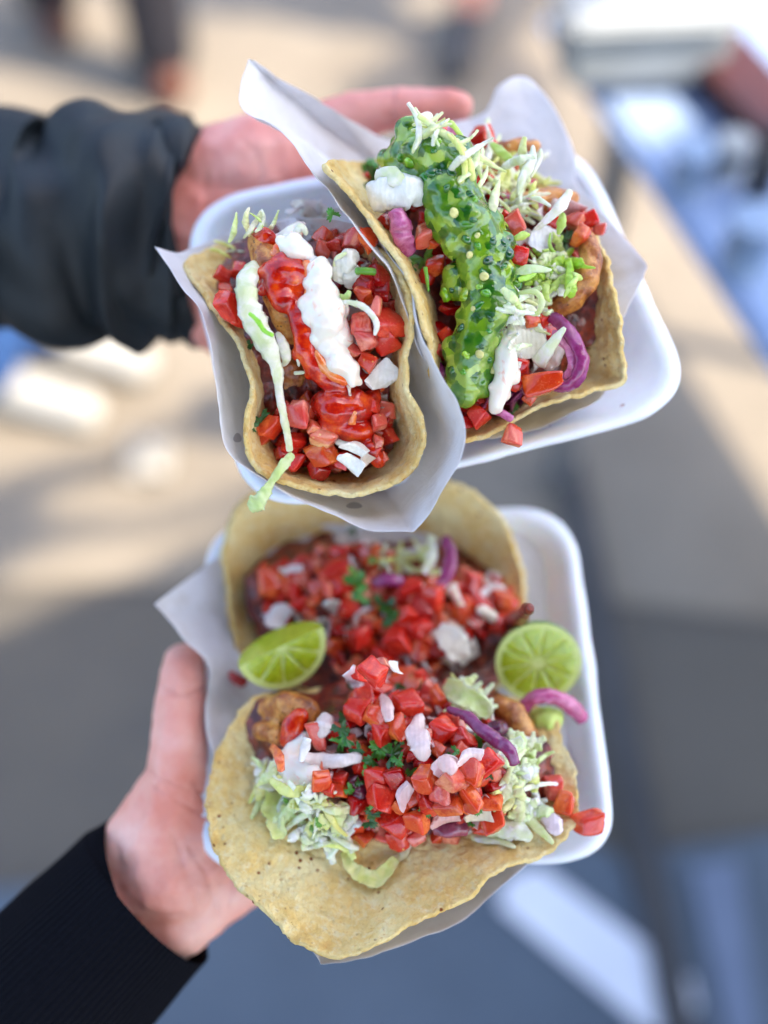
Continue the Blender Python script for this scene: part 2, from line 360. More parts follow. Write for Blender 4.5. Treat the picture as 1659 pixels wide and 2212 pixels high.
# ------------------------------------------------------------------ pieces of food (shared meshes)
def superq(n=3, e=4.0, jit=.1, seed=0, dims=(1, 1, 1)):
    v, f = ico(n); out = []
    rs = random.Random(seed); cuts = []
    for _ in range(6 if n > 2 else 3):
        a = Vector((rs.uniform(-1, 1), rs.uniform(-1, 1), rs.uniform(-1, 1))).normalized(); cuts.append((a, rs.uniform(.78, 1.05)))
    for p in v:
        p = Vector(p); r_ = (abs(p.x)**e+abs(p.y)**e+abs(p.z)**e)**(-1/e); q = p*r_
        for a, h in cuts:
            k = q.dot(a)-h
            if k > 0: q -= a*k*.85
        q += p*noise.noise(p*1.7+Vector((seed*3.1, 0, seed)))*jit*2 + p*noise.noise(p*5+Vector((seed, seed, 0)))*jit*.5
        out.append(Vector((q.x*dims[0], q.y*dims[1], q.z*dims[2]))*.5)
    return out, f
def shared(name, vf, m, smooth=True):
    me = bpy.data.meshes.new(name); me.from_pydata([tuple(v) for v in vf[0]], [], vf[1])
    if smooth: me.polygons.foreach_set('use_smooth', [True]*len(me.polygons))
    me.materials.append(m); return me
def dice(seed=0, dims=(1, 1, 1), k=7, rnd=.25, taper=.25, bend=0):
    rs = random.Random(seed*7+3); V = {}; L = []; Fc = []
    def vid(p):
        key = tuple(round(c, 4) for c in p)
        if key not in V: V[key] = len(L); L.append(Vector(p))
        return V[key]
    for ax_ in range(3):
        for sg in (-1, 1):
            for i in range(k):
                for j in range(k):
                    q = []
                    for di, dj in ((0, 0), (1, 0), (1, 1), (0, 1)):
                        u = math.sin((-1+2*(i+di)/k)*math.pi/2)*.999 if True else 0; v = math.sin((-1+2*(j+dj)/k)*math.pi/2)*.999
                        p = [0, 0, 0]; p[ax_] = sg; p[(ax_+1) % 3] = u/.999; p[(ax_+2) % 3] = v/.999; q.append(vid(p))
                    Fc.append(tuple(q) if sg > 0 else tuple(q[::-1]))
    sh = [rs.uniform(-taper, taper) for _ in range(6)]; tp = [rs.uniform(-taper, taper) for _ in range(3)]; rounded = rs.uniform(.1, .5)
    cuts = [(Vector((rs.uniform(-1, 1), rs.uniform(-1, 1), rs.uniform(-1, 1))).normalized(), rs.uniform(.85, 1.2)) for _ in range(3)]
    out = []
    for p in L:
        inner = Vector([max(-(1-rnd), min(1-rnd, c)) for c in p]); d_ = p-inner; q = inner+(d_.normalized()*rnd if d_.length > 1e-6 else d_)
        if abs(max(p, key=abs)) == p.z > 0 or p.z > .999: q.z += rounded*(1-.5*(q.x*q.x+q.y*q.y))*.5
        for a, h in cuts:
            t_ = q.dot(a)-h
            if t_ > 0: q -= a*t_*.9
        x, y, z = q; x2 = x*(1+tp[0]*z)+sh[0]*y+sh[1]*z; y2 = y*(1+tp[1]*x)+sh[2]*z; z2 = z*(1+tp[2]*y)
        r_ = Vector((x2*dims[0], y2*dims[1], z2*dims[2]+bend*x2*x2)); r_ += q*noise.noise(q*1.6+Vector((seed*3, seed, 0)))*.10
        out.append(r_*.5)
    return out, Fc
TOM = [shared('tomato_cube', dice(i, (.92, .78+.1*(i % 3), .5+.12*(i % 4)), rnd=.22), M['tomato']) for i in range(12)]
ONI = [shared('onion_piece', dice(30+i, (.9, .7, .16), rnd=.12, taper=.35, bend=.3), M['onion']) for i in range(4)]
PEP = [shared('pepper_chunk', superq(2, 3.5, .2, 40+i, (1, .8, .6)), M['pepper']) for i in range(5)]
SEED = [shared('pepper_seed', superq(2, 2.1, .06, 60+i, (1, .9, .45)), M['seed']) for i in range(2)]
def curved(me):
    for v in me.vertices: v.co.z += .55*(v.co.x**2)-.08; v.co.x *= 1+.5*v.co.y; v.co.y *= 1-.25*v.co.x
def leaf_vf(seed):
    rs = random.Random(seed); nt2 = 60; nr = 5; V = [Vector((0, 0, 0))]; Fc = []
    for j in range(nt2+1):
        th = R(-135)+R(270)*j/nt2
        r_ = (.5+.5*abs(math.cos(1.5*th))**.8)*(1+.13*math.sin(15*th+seed))
        for i in range(1, nr+1):
            q = r_*i/nr; x = math.cos(th)*q; y = math.sin(th)*q
            V.append(Vector((x*.5, y*.5, .10*math.sin(x*3+seed)+.12*y*y+.03*math.sin(9*th)*q)))
    for j in range(nt2):
        a = 1+j*nr; b = a+nr; Fc.append((0, a, b))
        for i in range(nr-1): Fc.append((a+i, a+i+1, b+i+1, b+i))
    return V, Fc
LEAF = [shared('cilantro_leaf', leaf_vf(i), M['leaf']) for i in range(3)]
PX = lambda s, d: s*d/F
CAMROT = cam.rotation_euler.to_matrix()
def put(me, par, px, py, d, size, rot=None, color=(1, 1, 1, 1), name=None, sc3=(1, 1, 1)):
    """size in grid pixels; rot = (tilt x, tilt y, spin) relative to the camera-facing plane, or None for random"""
    o = bpy.data.objects.new(name or me.name.split('.')[0], me); col.objects.link(o)
    P = at(px, py, d)
    if rot is None: e = Euler((random.uniform(-1.2, 1.2), random.uniform(-1.2, 1.2), random.uniform(0, 6.28)))
    else: e = Euler(tuple(R(a) for a in rot))
    s = PX(size, d)
    o.matrix_world = Matrix.Translation(P) @ (CAMROT @ e.to_matrix()).to_4x4() @ Matrix.Diagonal((s*sc3[0], s*sc3[1], s*sc3[2], 1))
    if par:
        loc = P-Vector(par.location); o.parent = par; o.location = loc
    o.color = color; return o
def jc(c, k=.12):
    f = 1+random.uniform(-k, k); return (c[0]*f, c[1]*f*(1+random.uniform(-k, k)), c[2]*f*(1+random.uniform(-k, k)), 1)
T_RED = srgb(226, 50, 30); T_DEEP = srgb(186, 12, 14); T_PINK = srgb(236, 118, 94); T_OR = srgb(230, 92, 40); T_LIGHT = srgb(240, 146, 106)
TC = [T_RED, T_RED, T_DEEP, T_PINK, T_OR, T_RED, T_LIGHT]
C_WHITE = srgb(238, 240, 218); C_PALE = srgb(228, 234, 178); C_GREEN = srgb(196, 222, 116); C_YEL = srgb(232, 232, 140); C_BR = srgb(166, 208, 66)
O_WHITE = srgb(238, 232, 224); O_PINK = srgb(232, 196, 192); RO = srgb(150, 50, 110); RO2 = srgb(196, 104, 150); RO_D = srgb(96, 22, 66)
L_D = srgb(36, 92, 26); L_M = srgb(70, 136, 46); L_B = srgb(112, 168, 60)
def ribbon(par, name, pts, widths, m, color, thick=.14, cup=.25, sub=7, twist=0, n=10, label=None, rag=0.06):
    """a strip swept along grid points (px, py, d); widths in grid px, thickness as share of width"""
    C = crom([at(*p) for p in pts], sub, closed=False); m_ = len(C); V = []; Fc = []
    W = [p for p in widths]; d0 = pts[0][2]
    sd = random.uniform(0, 99)
    if m is M['cabbage'] and thick > .09: thick *= .5
    for i, c in enumerate(C):
        t = (C[min(i+1, m_-1)]-C[max(i-1, 0)]).normalized(); view = (c-CAM).normalized()
        sdv = t.cross(view).normalized(); up = sdv.cross(t).normalized()
        a = R(twist)*(i/(m_-1)); sd2 = sdv*math.cos(a)+up*math.sin(a); up2 = up*math.cos(a)-sdv*math.sin(a)
        u = i/(m_-1)*(len(W)-1); k = min(int(u), len(W)-2); wd = (W[k]+(W[k+1]-W[k])*(u-k))*d0/F*.5
        wd *= 1+rag*2*noise.noise(Vector((i*.3, sd, 0)))+rag*noise.noise(Vector((i*.9, sd, 3)))
        if i == 0 or i == m_-1: wd *= (.7 if m is M['cabbage'] else .35)
        th = max(wd*thick, .00025)
        for j in range(n):
            an = 2*math.pi*j/n; x = math.cos(an); y = math.sin(an)
            V.append(c+sd2*(x*wd)*(1+.16*noise.noise(Vector((i*.7, sd, j*2.1))))+up2*(y*th+(x*x-.3)*wd*cup+wd*.45*noise.noise(Vector((i*.35+sd, x*1.3, sd)))))
    for i in range(m_-1):
        for j in range(n): Fc.append((i*n+j, i*n+(j+1) % n, (i+1)*n+(j+1) % n, (i+1)*n+j))
    Fc.append(tuple(range(n-1, -1, -1))); Fc.append(tuple(range((m_-1)*n, m_*n)))
    if par: o = mk(name, V, Fc, m, par)
    else: o = mk(name, V, Fc, m, origin=C[0])
    o.color = color
    if label: o['label'] = label
    return o
def shred(par, trees, px, py, length, wd, ang=None, color=None, lift=.003, curl=.6, k=5):
    """one random cabbage shred lying on whatever is below it"""
    a = random.uniform(0, 6.28) if ang is None else R(ang); cur = random.uniform(-.5, .5)*curl
    length *= 1.25; x, y = px-math.cos(a)*length/2, py+math.sin(a)*length/2; pts = []
    dprev = hit(trees, px, py)
    for i in range(k+1):
        dd = hit(trees, x, y, dprev); dd = min(dd, dprev+.006)*.45+dprev*.55; dprev = dd
        pts.append((x, y, dd-lift-random.uniform(0, .0035)))
        x += math.cos(a)*length/k; y -= math.sin(a)*length/k; a += cur+random.uniform(-.25, .25)*curl
    w0 = wd*random.uniform(.6, 1.7)
    return ribbon(par, 'cabbage_shred', pts, [w0*random.uniform(.3, .8), w0, w0*random.uniform(.6, 1.1), w0*random.uniform(.2, .6)], M['cabbage'], color or jc(random.choice([C_WHITE, C_PALE, C_PALE, C_GREEN, C_YEL])), thick=.2, cup=random.uniform(.1, .5), twist=random.uniform(-50, 50))
def tom(par, trees, px, py, size, color=None, lift=.3, rot=None):
    d = hit(trees, px, py)-PX(size, .5)*lift
    return put(random.choice(TOM), par, px, py, d, size, rot, color or jc(random.choice(TC)), 'tomato_cube')
def oni(par, trees, px, py, size, color=None, lift=.3, rot=None, sc3=(1, 1, 1)):
    d = hit(trees, px, py)-PX(size, .5)*lift
    return put(random.choice(ONI), par, px, py, d, size, rot, color or jc(O_WHITE, .05), 'onion_piece', sc3)
def cil(par, trees, px, py, size, color=None, lift=.003, rot=None):
    d = hit(trees, px, py)-lift
    return put(random.choice(LEAF), par, px, py, d, size, rot or (random.uniform(-35, 35), random.uniform(-35, 35), random.uniform(0, 360)), color or jc(random.choice([L_D, L_M]), .2), 'cilantro_leaf')
def inpoly(x, y, P):
    c = False; j = len(P)-1
    for i in range(len(P)):
        if (P[i][1] > y) != (P[j][1] > y) and x < (P[j][0]-P[i][0])*(y-P[i][1])/(P[j][1]-P[i][1])+P[i][0]: c = not c
        j = i
    return c
def scatter(poly, n, mind):
    xs = [p[0] for p in poly]; ys = [p[1] for p in poly]; out = []; k = 0
    while len(out) < n and k < n*60:
        k += 1; x = random.uniform(min(xs), max(xs)); y = random.uniform(min(ys), max(ys))
        if inpoly(x, y, poly) and all((x-a)**2+(y-b)**2 > mind*mind for a, b in out): out.append((x, y))
    return out
def pxblob(name, pts, m, par, vox=.0007, layers=(), it=5, seed=0, rag=0, sink=0, fat=1):
    pts = [[(x, y, d+sink, r_*fat) for x, y, d, r_ in run] for run in pts]
    """soft mass built of runs of (px, py, d, radius px)"""
    balls = []
    for run in pts: balls += pxchain(run) if len(run) > 1 else [(at(*run[0][:3]), run[0][3]*run[0][2]/F)]
    if rag:
        for run in pts:
            for _ in range(int(rag*len(run)*1.5)):
                k = random.randrange(len(run)); x, y, d, r_ = run[k]; a = random.uniform(0, 6.28); q = r_*random.uniform(.45, .75)
                balls.append((at(x+math.cos(a)*(r_*1.0-q*.5), y+math.sin(a)*(r_*1.0-q*.5), d+random.uniform(-.001, .0025)), q*d/F))
    o = blob(name, balls, vox, m, par, smooth_it=it)
    if layers: disp(o, layers, seed)
    return o

# ------------------------------------------------------------------ upper tray
def tray(name, corners, cdepth, label, group, rnd=.22):
    """foam tray: rounded quadrilateral rim, sloping walls, flat floor and a rolled lip"""
    cs = [Vector(c) for c in corners]; n = 4; B = []
    for i in range(4):
        a, b, c = cs[i-1], cs[i], cs[(i+1) % 4]
        p0 = b.lerp(a, rnd); p1 = b.lerp(c, rnd)
        for k in range(13):
            t = k/12; B.append(p0*(1-t)**2+b*2*t*(1-t)+p1*t*t)
    B = resample([Vector(b) for b in B], 220); c = sum(B, Vector())/len(B)
    rt = root(name, at(c.x, c.y, c.z+cdepth), label, 'tray', group)
    prof = [(0, 1), (.35, 1), (.66, 1), (.76, .99), (.79, .93), (.83, .78), (.90, .42), (.955, .10), (.972, .03), (.985, 0), (1.0, -.02), (1.018, .02), (1.026, .10), (1.026, .2)]
    V = []; Fc = []; m_ = len(prof)
    for b in B:
        for r_, h in prof:
            V.append(at(c.x+(b.x-c.x)*r_, c.y+(b.y-c.y)*r_, c.z+(b.z-c.z)*r_+h*cdepth))
    for j in range(220):
        k = (j+1) % 220
        for i in range(m_-1): Fc.append((j*m_+i, j*m_+i+1, k*m_+i+1, k*m_+i))
    o = mk('tray_shell', V, Fc, M['foam'], rt); recalc(o); disp(o, [(40, .0008), (120, .0003)], 3)
    sfd = o.modifiers.new('thickness', 'SOLIDIFY'); sfd.thickness = .0024; sfd.offset = 0
    ss = o.modifiers.new('round', 'SUBSURF'); ss.levels = 1; ss.render_levels = 1
    return rt, o
GT = 'white foam food trays held over the street'
TRAY1, tray1 = tray('foam_tray', [(400, 448, .592), (1235, 300, .605), (1490, 872, .530), (552, 1112, .528)], .024, 'upper white foam tray holding two wrapped tacos', GT, .2)
TRAY2, tray2 = tray('foam_tray', [(462, 1135, .625), (1224, 1108, .628), (1322, 1848, .543), (436, 1872, .548)], .022, 'lower white foam tray with lime and two open tacos', GT, .16)
t1b = bvh(tray1); t2b = bvh(tray2)

# paper under the right hand taco
PAPB = root('wrapping_paper', at(1000, 600, .58), 'white paper sheet standing up behind the green salsa taco', 'paper', 'white wrapping papers')
pb = bowl('sheet', [(540, 128, .535), (540, 128, .535), (527, 180, .530), (526, 240, .525), (575, 268, .517), (620, 300, .508), (700, 400, .497), (790, 520, .4915), (850, 610, .490), (890, 720, .492), (925, 800, .50), (985, 930, .522),
    (1150, 935, .531), (1320, 840, .531), (1350, 690, .530), (1398, 572, .545), (1398, 572, .545), (1320, 478, .562), (1246, 395, .575), (1240, 330, .58), (1205, 245, .585), (1165, 190, .59), (1130, 163, .592), (1085, 182, .592), (1045, 245, .595), (960, 270, .595), (860, 305, .59), (760, 262, .575), (645, 185, .552)],
    [(1080, 800, .560), (930, 470, .592)], lambda r: r**2.4, M['paper'], PAPB, 260, 50, .00012, [(22, .004), (60, .0018), (140, .0006)], 5)
# taco with green salsa
TACO2 = root('taco', at(1080, 650, .565), 'taco heaped with green salsa in the upper tray', 'taco', 'open corn tortilla tacos')
tb = bowl('tortilla', [(703, 356, .500), (760, 425, .4965), (815, 500, .4925), (868, 570, .489), (902, 650, .4875), (921, 720, .489), (926, 760, .493), (945, 850, .507), (970, 935, .514), (1010, 953, .515), (1060, 935, .515), (1110, 912, .516), (1160, 878, .517), (1180, 872, .5175), (1230, 862, .519), (1290, 840, .521), (1335, 828, .522),
    (1345, 800, .521), (1338, 760, .519), (1344, 710, .518), (1330, 640, .520), (1312, 570, .526), (1285, 500, .538), (1240, 440, .556), (1130, 380, .575), (980, 330, .583), (850, 340, .577), (760, 350, .55)],
    [(1100, 790, .552), (950, 460, .582)], lambda r: r**2.6, M['tortilla'], TACO2, 420, 60, .0020, [(60, .0012), (180, .0008), (500, .0003)], 11, wob=.03)
bed2 = bowl('cooked_filling', [(800, 400, .545), (850, 520, .525), (905, 640, .520), (930, 760, .522), (985, 900, .53), (1060, 905, .530), (1160, 860, .532), (1230, 800, .536), (1290, 690, .535), (1290, 580, .535), (1250, 480, .545), (1100, 350, .57), (950, 300, .565), (840, 330, .56)],
    [(1050, 760, .520), (980, 420, .535)], lambda r: r**2.2, M['bed'], TACO2, 120, 30, 0, [(60, .006), (160, .003), (400, .001)], 2)
S2 = [bvh(bed2), bvh(tb)]
def seg2(pts): return [[(*c2(x, y), d, r_*.4795) for x, y, d, r_ in run] for run in pts]
# fried pieces
f1 = pxblob('fried_piece', seg2([[(1215, 680, .523, 50), (1228, 760, .521, 58), (1205, 860, .520, 62), (1150, 940, .522, 62), (1080, 990, .525, 52)]]), M['fried'], TACO2, .0008, [(90, .0015), (300, .0006)])
f2 = pxblob('fried_piece', seg2([[(830, 262, .545, 32), (900, 255, .545, 36), (975, 262, .548, 28)]]), M['fried'], TACO2, .0008, [(90, .0015), (300, .0006)])
f3 = pxblob('fried_piece', seg2([[(900, 520, .535, 60), (1000, 510, .538, 58), (1090, 500, .54, 52), (1150, 490, .543, 34)]]), M['fried'], TACO2, .0008, [(90, .002), (300, .0006)])
S2 += [bvh(f1), bvh(f2), bvh(f3)]
# random under-layer
for x, y in scatter([c2(300, 500), c2(480, 640), c2(560, 900), c2(520, 1100), c2(560, 1350), c2(700, 1500), c2(1000, 1400), c2(1050, 1150), c2(1180, 700), c2(1230, 560), c2(1000, 480), c2(800, 260), c2(500, 180), c2(300, 330)], 130, 18):
    q = random.random()
    if q < .62: tom(TACO2, S2, x, y, random.uniform(32, 50), jc(random.choice([T_DEEP, T_RED, T_OR, T_DEEP])), .15)
    elif q < .8: oni(TACO2, S2, x, y, random.uniform(30, 46), None, .2)
    else: oni(TACO2, S2, x, y, random.uniform(34, 54), jc(RO2 if q < .9 else RO_D), .2)
def strip2(name, pts, widths, m, color, d, **kw):
    return ribbon(TACO2, name, [(*c2(p[0], p[1]), d if len(p) < 3 else p[2]) for p in pts], [w_*.4795 for w_ in widths], m, color, **kw)
# big pieces
for x, y, s, c, d in [(745, 215, 95, T_RED, .547), (775, 250, 70, T_PINK, .546), (705, 285, 60, T_RED, .535), (240, 395, 80, T_RED, .56), (200, 470, 90, T_RED, .555), (170, 440, 70, T_LIGHT, .56), (480, 665, 105, T_PINK, .507), (520, 690, 70, T_OR, .509), (530, 805, 95, T_OR, .515), (500, 850, 70, T_RED, .517),
    (590, 990, 90, T_DEEP, .515), (580, 1110, 90, T_RED, .514), (530, 1190, 90, T_PINK, .512), (885, 610, 110, T_PINK, .512), (850, 580, 60, T_RED, .514), (910, 755, 100, T_RED, .508), (895, 800, 70, T_DEEP, .511), (965, 1040, 80, T_OR, .515), (920, 1250, 90, T_RED, .514), (890, 1320, 90, T_RED, .514),
    (960, 1390, 75, T_OR, .513), (720, 1470, 110, T_RED, .513), (700, 1410, 80, T_DEEP, .513), (660, 1500, 70, T_DEEP, .516), (1165, 590, 100, T_PINK, .528), (1225, 590, 90, T_RED, .532), (1270, 630, 70, T_LIGHT, .53), (1060, 590, 80, T_RED, .528), (370, 590, 80, T_DEEP, .52), (300, 600, 70, T_RED, .518), (640, 1230, 60, T_RED, .512)]:
    put(random.choice(TOM), TACO2, *c2(x, y), d, s*.4795*random.uniform(.82, 1.02), None, jc(c), 'tomato_cube')
put(TOM[2], TACO2, *c2(1010, 1330), .508, 86, (10, -8, 8), srgb(226, 84, 26), 'tomato_cube', (1, .55, .6))
oni(TACO2, S2, *c2(930, 680), 48, O_WHITE, .6, (20, 10, 30)); oni(TACO2, S2, *c2(1010, 690), 70, O_WHITE, .7, (30, 20, 70)); oni(TACO2, S2, *c2(1140, 560), 60, O_PINK, .9, (20, -30, 60)); oni(TACO2, S2, *c2(930, 1130), 85, jc(C_WHITE), .6, (10, 20, 10))
strip2('pickled_onion', [(345, 540, .5), (372, 610, .5), (385, 680, .503), (430, 745, .509)], [60, 105, 100, 70], M['redonion'], RO2, .505, thick=.22, cup=.3)
strip2('pickled_onion', [(1050, 1020, .517), (1110, 1070, .512), (1170, 1150, .509), (1195, 1240, .509), (1160, 1320, .511), (1090, 1350, .514), (1020, 1330, .519)], [60, 66, 74, 74, 60], M['redonion'], RO, .51, thick=.35, cup=.2, twist=60)
strip2('pickled_onion', [(1060, 1090, .515), (1130, 1160, .511), (1150, 1250, .5105), (1110, 1310, .513)], [30, 46, 50, 34], M['redonion'], srgb(216, 130, 170), .51, thick=.3, cup=.1)
strip2('pickled_onion', [(520, 1240), (560, 1290), (620, 1330)], [60, 80, 50], M['redonion'], RO, .511, thick=.3)
strip2('pickled_onion', [(790, 1440, .512), (830, 1462, .508), (880, 1490, .507)], [26, 40, 34], M['redonion'], RO2, .51, thick=.4)
strip2('onion_piece', [(230, 500, .505), (330, 470, .500), (440, 470, .499), (480, 520, .503)], [120, 165, 150, 60], M['onion'], srgb(240, 240, 232), .5, thick=.1, cup=.25)
strip2('onion_piece', [(260, 400, .503), (330, 395, .498), (380, 430, .497)], [70, 100, 50], M['cabbage'], srgb(238, 242, 210), .5, thick=.16, cup=.3)
strip2('cabbage_shred', [(990, 1245, .513), (1040, 1170, .508), (1115, 1075, .503)], [70, 60, 20], M['cabbage'], C_WHITE, .51, thick=.15, cup=.3)
strip2('onion_piece', [(1010, 1250, .516), (1060, 1210, .514), (1090, 1160, .512)], [80, 90, 50], M['onion'], srgb(222, 200, 186), .51, thick=.15, cup=.3)
# the green salsa
def seg2w(pts): return [[(*c2(x, y), d+.0035, r_*.4795*1.14) for x, y, d, r_ in run] for run in pts]
sal = seg2w([[(385, 300, .511, 70), (450, 270, .507, 95), (530, 320, .501, 115), (610, 400, .498, 112), (580, 450, .497, 110), (620, 530, .497, 108), (680, 610, .4965, 108), (735, 700, .4965, 98), (750, 790, .497, 96), (760, 880, .4975, 98), (765, 970, .498, 98), (730, 1070, .499, 88), (700, 1160, .500, 92), (690, 1250, .5005, 90), (690, 1330, .502, 72)],
    [(330, 330, .514, 50), (400, 380, .506, 60), (470, 420, .502, 70)], [(640, 350, .50, 60), (690, 400, .50, 48)], [(800, 640, .503, 50), (850, 720, .507, 36), (860, 820, .505, 50), (880, 900, .507, 36)], [(640, 880, .503, 55), (590, 900, .505, 26)], [(640, 1300, .504, 50), (640, 1350, .506, 40)]])
so_ = pxblob('green_salsa', sal, M['salsa'], TACO2, .00055, [(55, .0026), (130, .0012)], 7, 4, rag=4, sink=.003, fat=1.02)
for run in sal: pass
S2s = [bvh(so_)]
# lumps: pepper chunks and seeds
pathpts = [(x, y, r_) for run in sal for x, y, d, r_ in run]
for i in range(46):
    x, y, r_ = random.choice(pathpts); a = random.uniform(0, 6.28); q = r_*math.sqrt(random.random())*.95; x += math.cos(a)*q; y += math.sin(a)*q
    d = hit(S2s, x, y, None) if False else hit(S2s, x, y, 9)
    if d > 1: continue
    s = random.uniform(16, 34); c = random.choice([srgb(26, 96, 20), srgb(40, 118, 16), srgb(84, 150, 14), srgb(150, 196, 36), srgb(20, 84, 30)])
    put(random.choice(PEP), TACO2, x, y, d+PX(s, .5)*.22, s, None, jc(c, .2), 'pepper_chunk')
for x, y, s in [(645, 410, 50), (615, 558, 60), (685, 748, 44), (750, 845, 56), (730, 1195, 54), (795, 1262, 64), (720, 660, 36), (700, 990, 30)]:
    X, Y = c2(x, y); put(random.choice(SEED), TACO2, X, Y, hit(S2s+S2, X, Y)-.0014, s*.4795*.82, (random.uniform(-25, 25), random.uniform(-25, 25), random.uniform(0, 360)), srgb(214, 210, 138), 'pepper_seed')
cr2 = pxblob('crema', seg2([[(835, 1120, .506, 34), (845, 1200, .503, 40), (850, 1270, .503, 46), (820, 1350, .504, 44), (800, 1420, .505, 34)], [(870, 1290, .505, 40), (890, 1310, .505, 22)], [(420, 460, .502, 44), (370, 450, .503, 40)], [(570, 250, .507, 50), (640, 280, .505, 36)], [(480, 150, .515, 36), (500, 190, .511, 44)], [(860, 900, .505, 30), (900, 930, .507, 26)]]), M['crema'], TACO2, .0007, [(60, .0016)], 8, 2, rag=1.5, sink=.002, fat=1.1)
S2 += S2s+[bvh(cr2)]
# cabbage
for args in [((780, 245, .532), (830, 290, .528), (875, 325, .526), [20, 46, 44, 24]), ((970, 255, .520), (965, 330, .514), (925, 400, .512), (905, 480, .514), [14, 44, 50, 40, 16]), ((1005, 270, .518), (1000, 320, .515), (960, 400, .514), [12, 26, 22, 10]),
    ((1140, 455, .515), (1100, 520, .510), (1040, 580, .510), (975, 635, .512), [30, 60, 48, 14]), ((1105, 560, .514), (1095, 610, .512), (1080, 655, .514), [30, 52, 20]), ((960, 490, .516), (1000, 500, .513), (1050, 530, .512), [14, 28, 14]),
    ((890, 830, .504), (960, 810, .500), (1055, 815, .499), [14, 46, 40, 12]), ((560, 165, .512), (600, 155, .510), (640, 200, .513), (680, 260, .516), [16, 30, 26, 12]), ((540, 110, .512), (530, 150, .511), [10, 24, 20]),
    ((905, 920, .503), (980, 915, .499), (1010, 960, .499), (990, 1010, .502), (940, 1010, .505), [16, 26, 30, 24, 12]), ((1170, 850, .508), (1140, 890, .506), (1110, 940, .509), [20, 34, 10]), ((1030, 880, .505), (1025, 930, .504), (1045, 960, .506), [30, 40, 12]),
    ((880, 680, .505), (920, 665, .504), (955, 660, .506), [14, 46, 20])]:
    pts = args[:-1]; strip2('cabbage_shred', pts, args[-1], M['cabbage'], jc(random.choice([C_PALE, C_GREEN, C_WHITE])), .51, thick=.18, cup=.35, twist=random.uniform(-60, 60))
for x, y in scatter([c2(455, 140), c2(560, 150), c2(570, 200), c2(470, 190)], 9, 7)+scatter([c2(640, 230), c2(760, 240), c2(900, 300), c2(990, 400), c2(960, 500), c2(900, 590), c2(840, 600), c2(800, 520), c2(740, 400), c2(660, 300)], 56, 9): shred(TACO2, S2, x, y, random.uniform(50, 100), random.uniform(10, 17), lift=.004, color=jc(random.choice([C_WHITE, C_PALE, C_PALE, C_YEL]), .07))
for x, y in scatter([c2(1000, 740), c2(1090, 710), c2(1170, 780), c2(1150, 880), c2(1060, 920), c2(960, 870)], 34, 8): shred(TACO2, S2, x, y, random.uniform(40, 70), random.uniform(12, 22), lift=.008, color=jc(random.choice([C_WHITE, C_GREEN, C_PALE, C_BR]), .1))
for x, y in scatter([c2(880, 930), c2(1010, 930), c2(1070, 1040), c2(960, 1110), c2(880, 1060)], 26, 9): shred(TACO2, S2, x, y, random.uniform(44, 76), random.uniform(9, 15), lift=.005, color=jc(random.choice([C_WHITE, C_WHITE, C_PALE]), .07))
for x, y in scatter([c2(860, 1090), c2(980, 1080), c2(1000, 1180), c2(900, 1220)], 12, 9): shred(TACO2, S2, x, y, random.uniform(22, 40), random.uniform(8, 17), lift=.006, color=jc(C_WHITE))
for x, y, s, c in [(480, 765, 64, L_B), (1110, 685, 60, L_D), (1085, 670, 50, L_D), (230, 370, 60, L_M), (250, 400, 60, L_D), (990, 1188, 26, L_M), (905, 650, 26, L_M), (880, 1455, 44, L_M), (965, 1310, 24, L_M), (430, 800, 24, L_B)]: cil(TACO2, S2, *c2(x, y), s, jc(c), .007)
strip2('cilantro_stem', [(485, 800, .502), (492, 850, .503), (500, 915, .506)], [20, 18, 10], M['leaf'], L_B, .503, thick=.8, cup=0)
t = put(TOM[1], None, *c2(880, 1560), .5085, 50, (15, 25, 80), srgb(232, 106, 74), 'tomato_cube', (1, .9, .8)); tag(t, 'single pale tomato cube fallen onto the front rim of the upper tray', 'tomato')

M['juice'] = mat('clear juice', srgb(240, 214, 206), .06, Transmission_Weight=.6, Coat_Weight=1.0)
for x_, y_, r_ in [(1345, 882, 9), (1300, 893, 5), (1190, 925, 6), (1450, 735, 7), (1421, 842, 4)]:
    dp = hit([t1b], x_, y_, 9)
    if dp < 1:
        o = put(shared('juice_drop', superq(2, 2.1, .12, x_, (1, .7, .3)), M['juice']), TRAY1, x_, y_, dp-.0006, r_*2.4, (10, 10, x_), (1, 1, 1, 1), 'juice_drop')
# paper round the front taco
PAPA = root('wrapping_paper', at(740, 850, .56), 'white paper wrapped round the red sauce taco with a pointed front corner', 'paper', 'white wrapping papers')
pa = bowl('sheet', [(333, 533, .528), (333, 533, .528), (385, 612, .516), (428, 660, .508), (450, 735, .502), (462, 840, .498), (482, 950, .499), (520, 1003, .501), (580, 1045, .5035), (680, 1098, .5045), (790, 1140, .504), (895, 1153, .502), (895, 1153, .502), (935, 1100, .497), (985, 1010, .490), (1004, 940, .4865), (990, 880, .4855), (950, 810, .486), (915, 735, .4865), (898, 660, .488), (880, 600, .4905), (840, 540, .496), (800, 500, .505), (700, 470, .53), (560, 480, .555), (430, 530, .553), (380, 545, .54)],
    [(740, 930, .546), (640, 640, .560)], lambda r: r**2.5, M['paper'], PAPA, 260, 50, .00012, [(22, .0016), (60, .001), (140, .0004)], 8)
TACO1 = root('taco', at(740, 850, .55), 'taco with red sauce and white crema wrapped in paper', 'taco', 'open corn tortilla tacos')
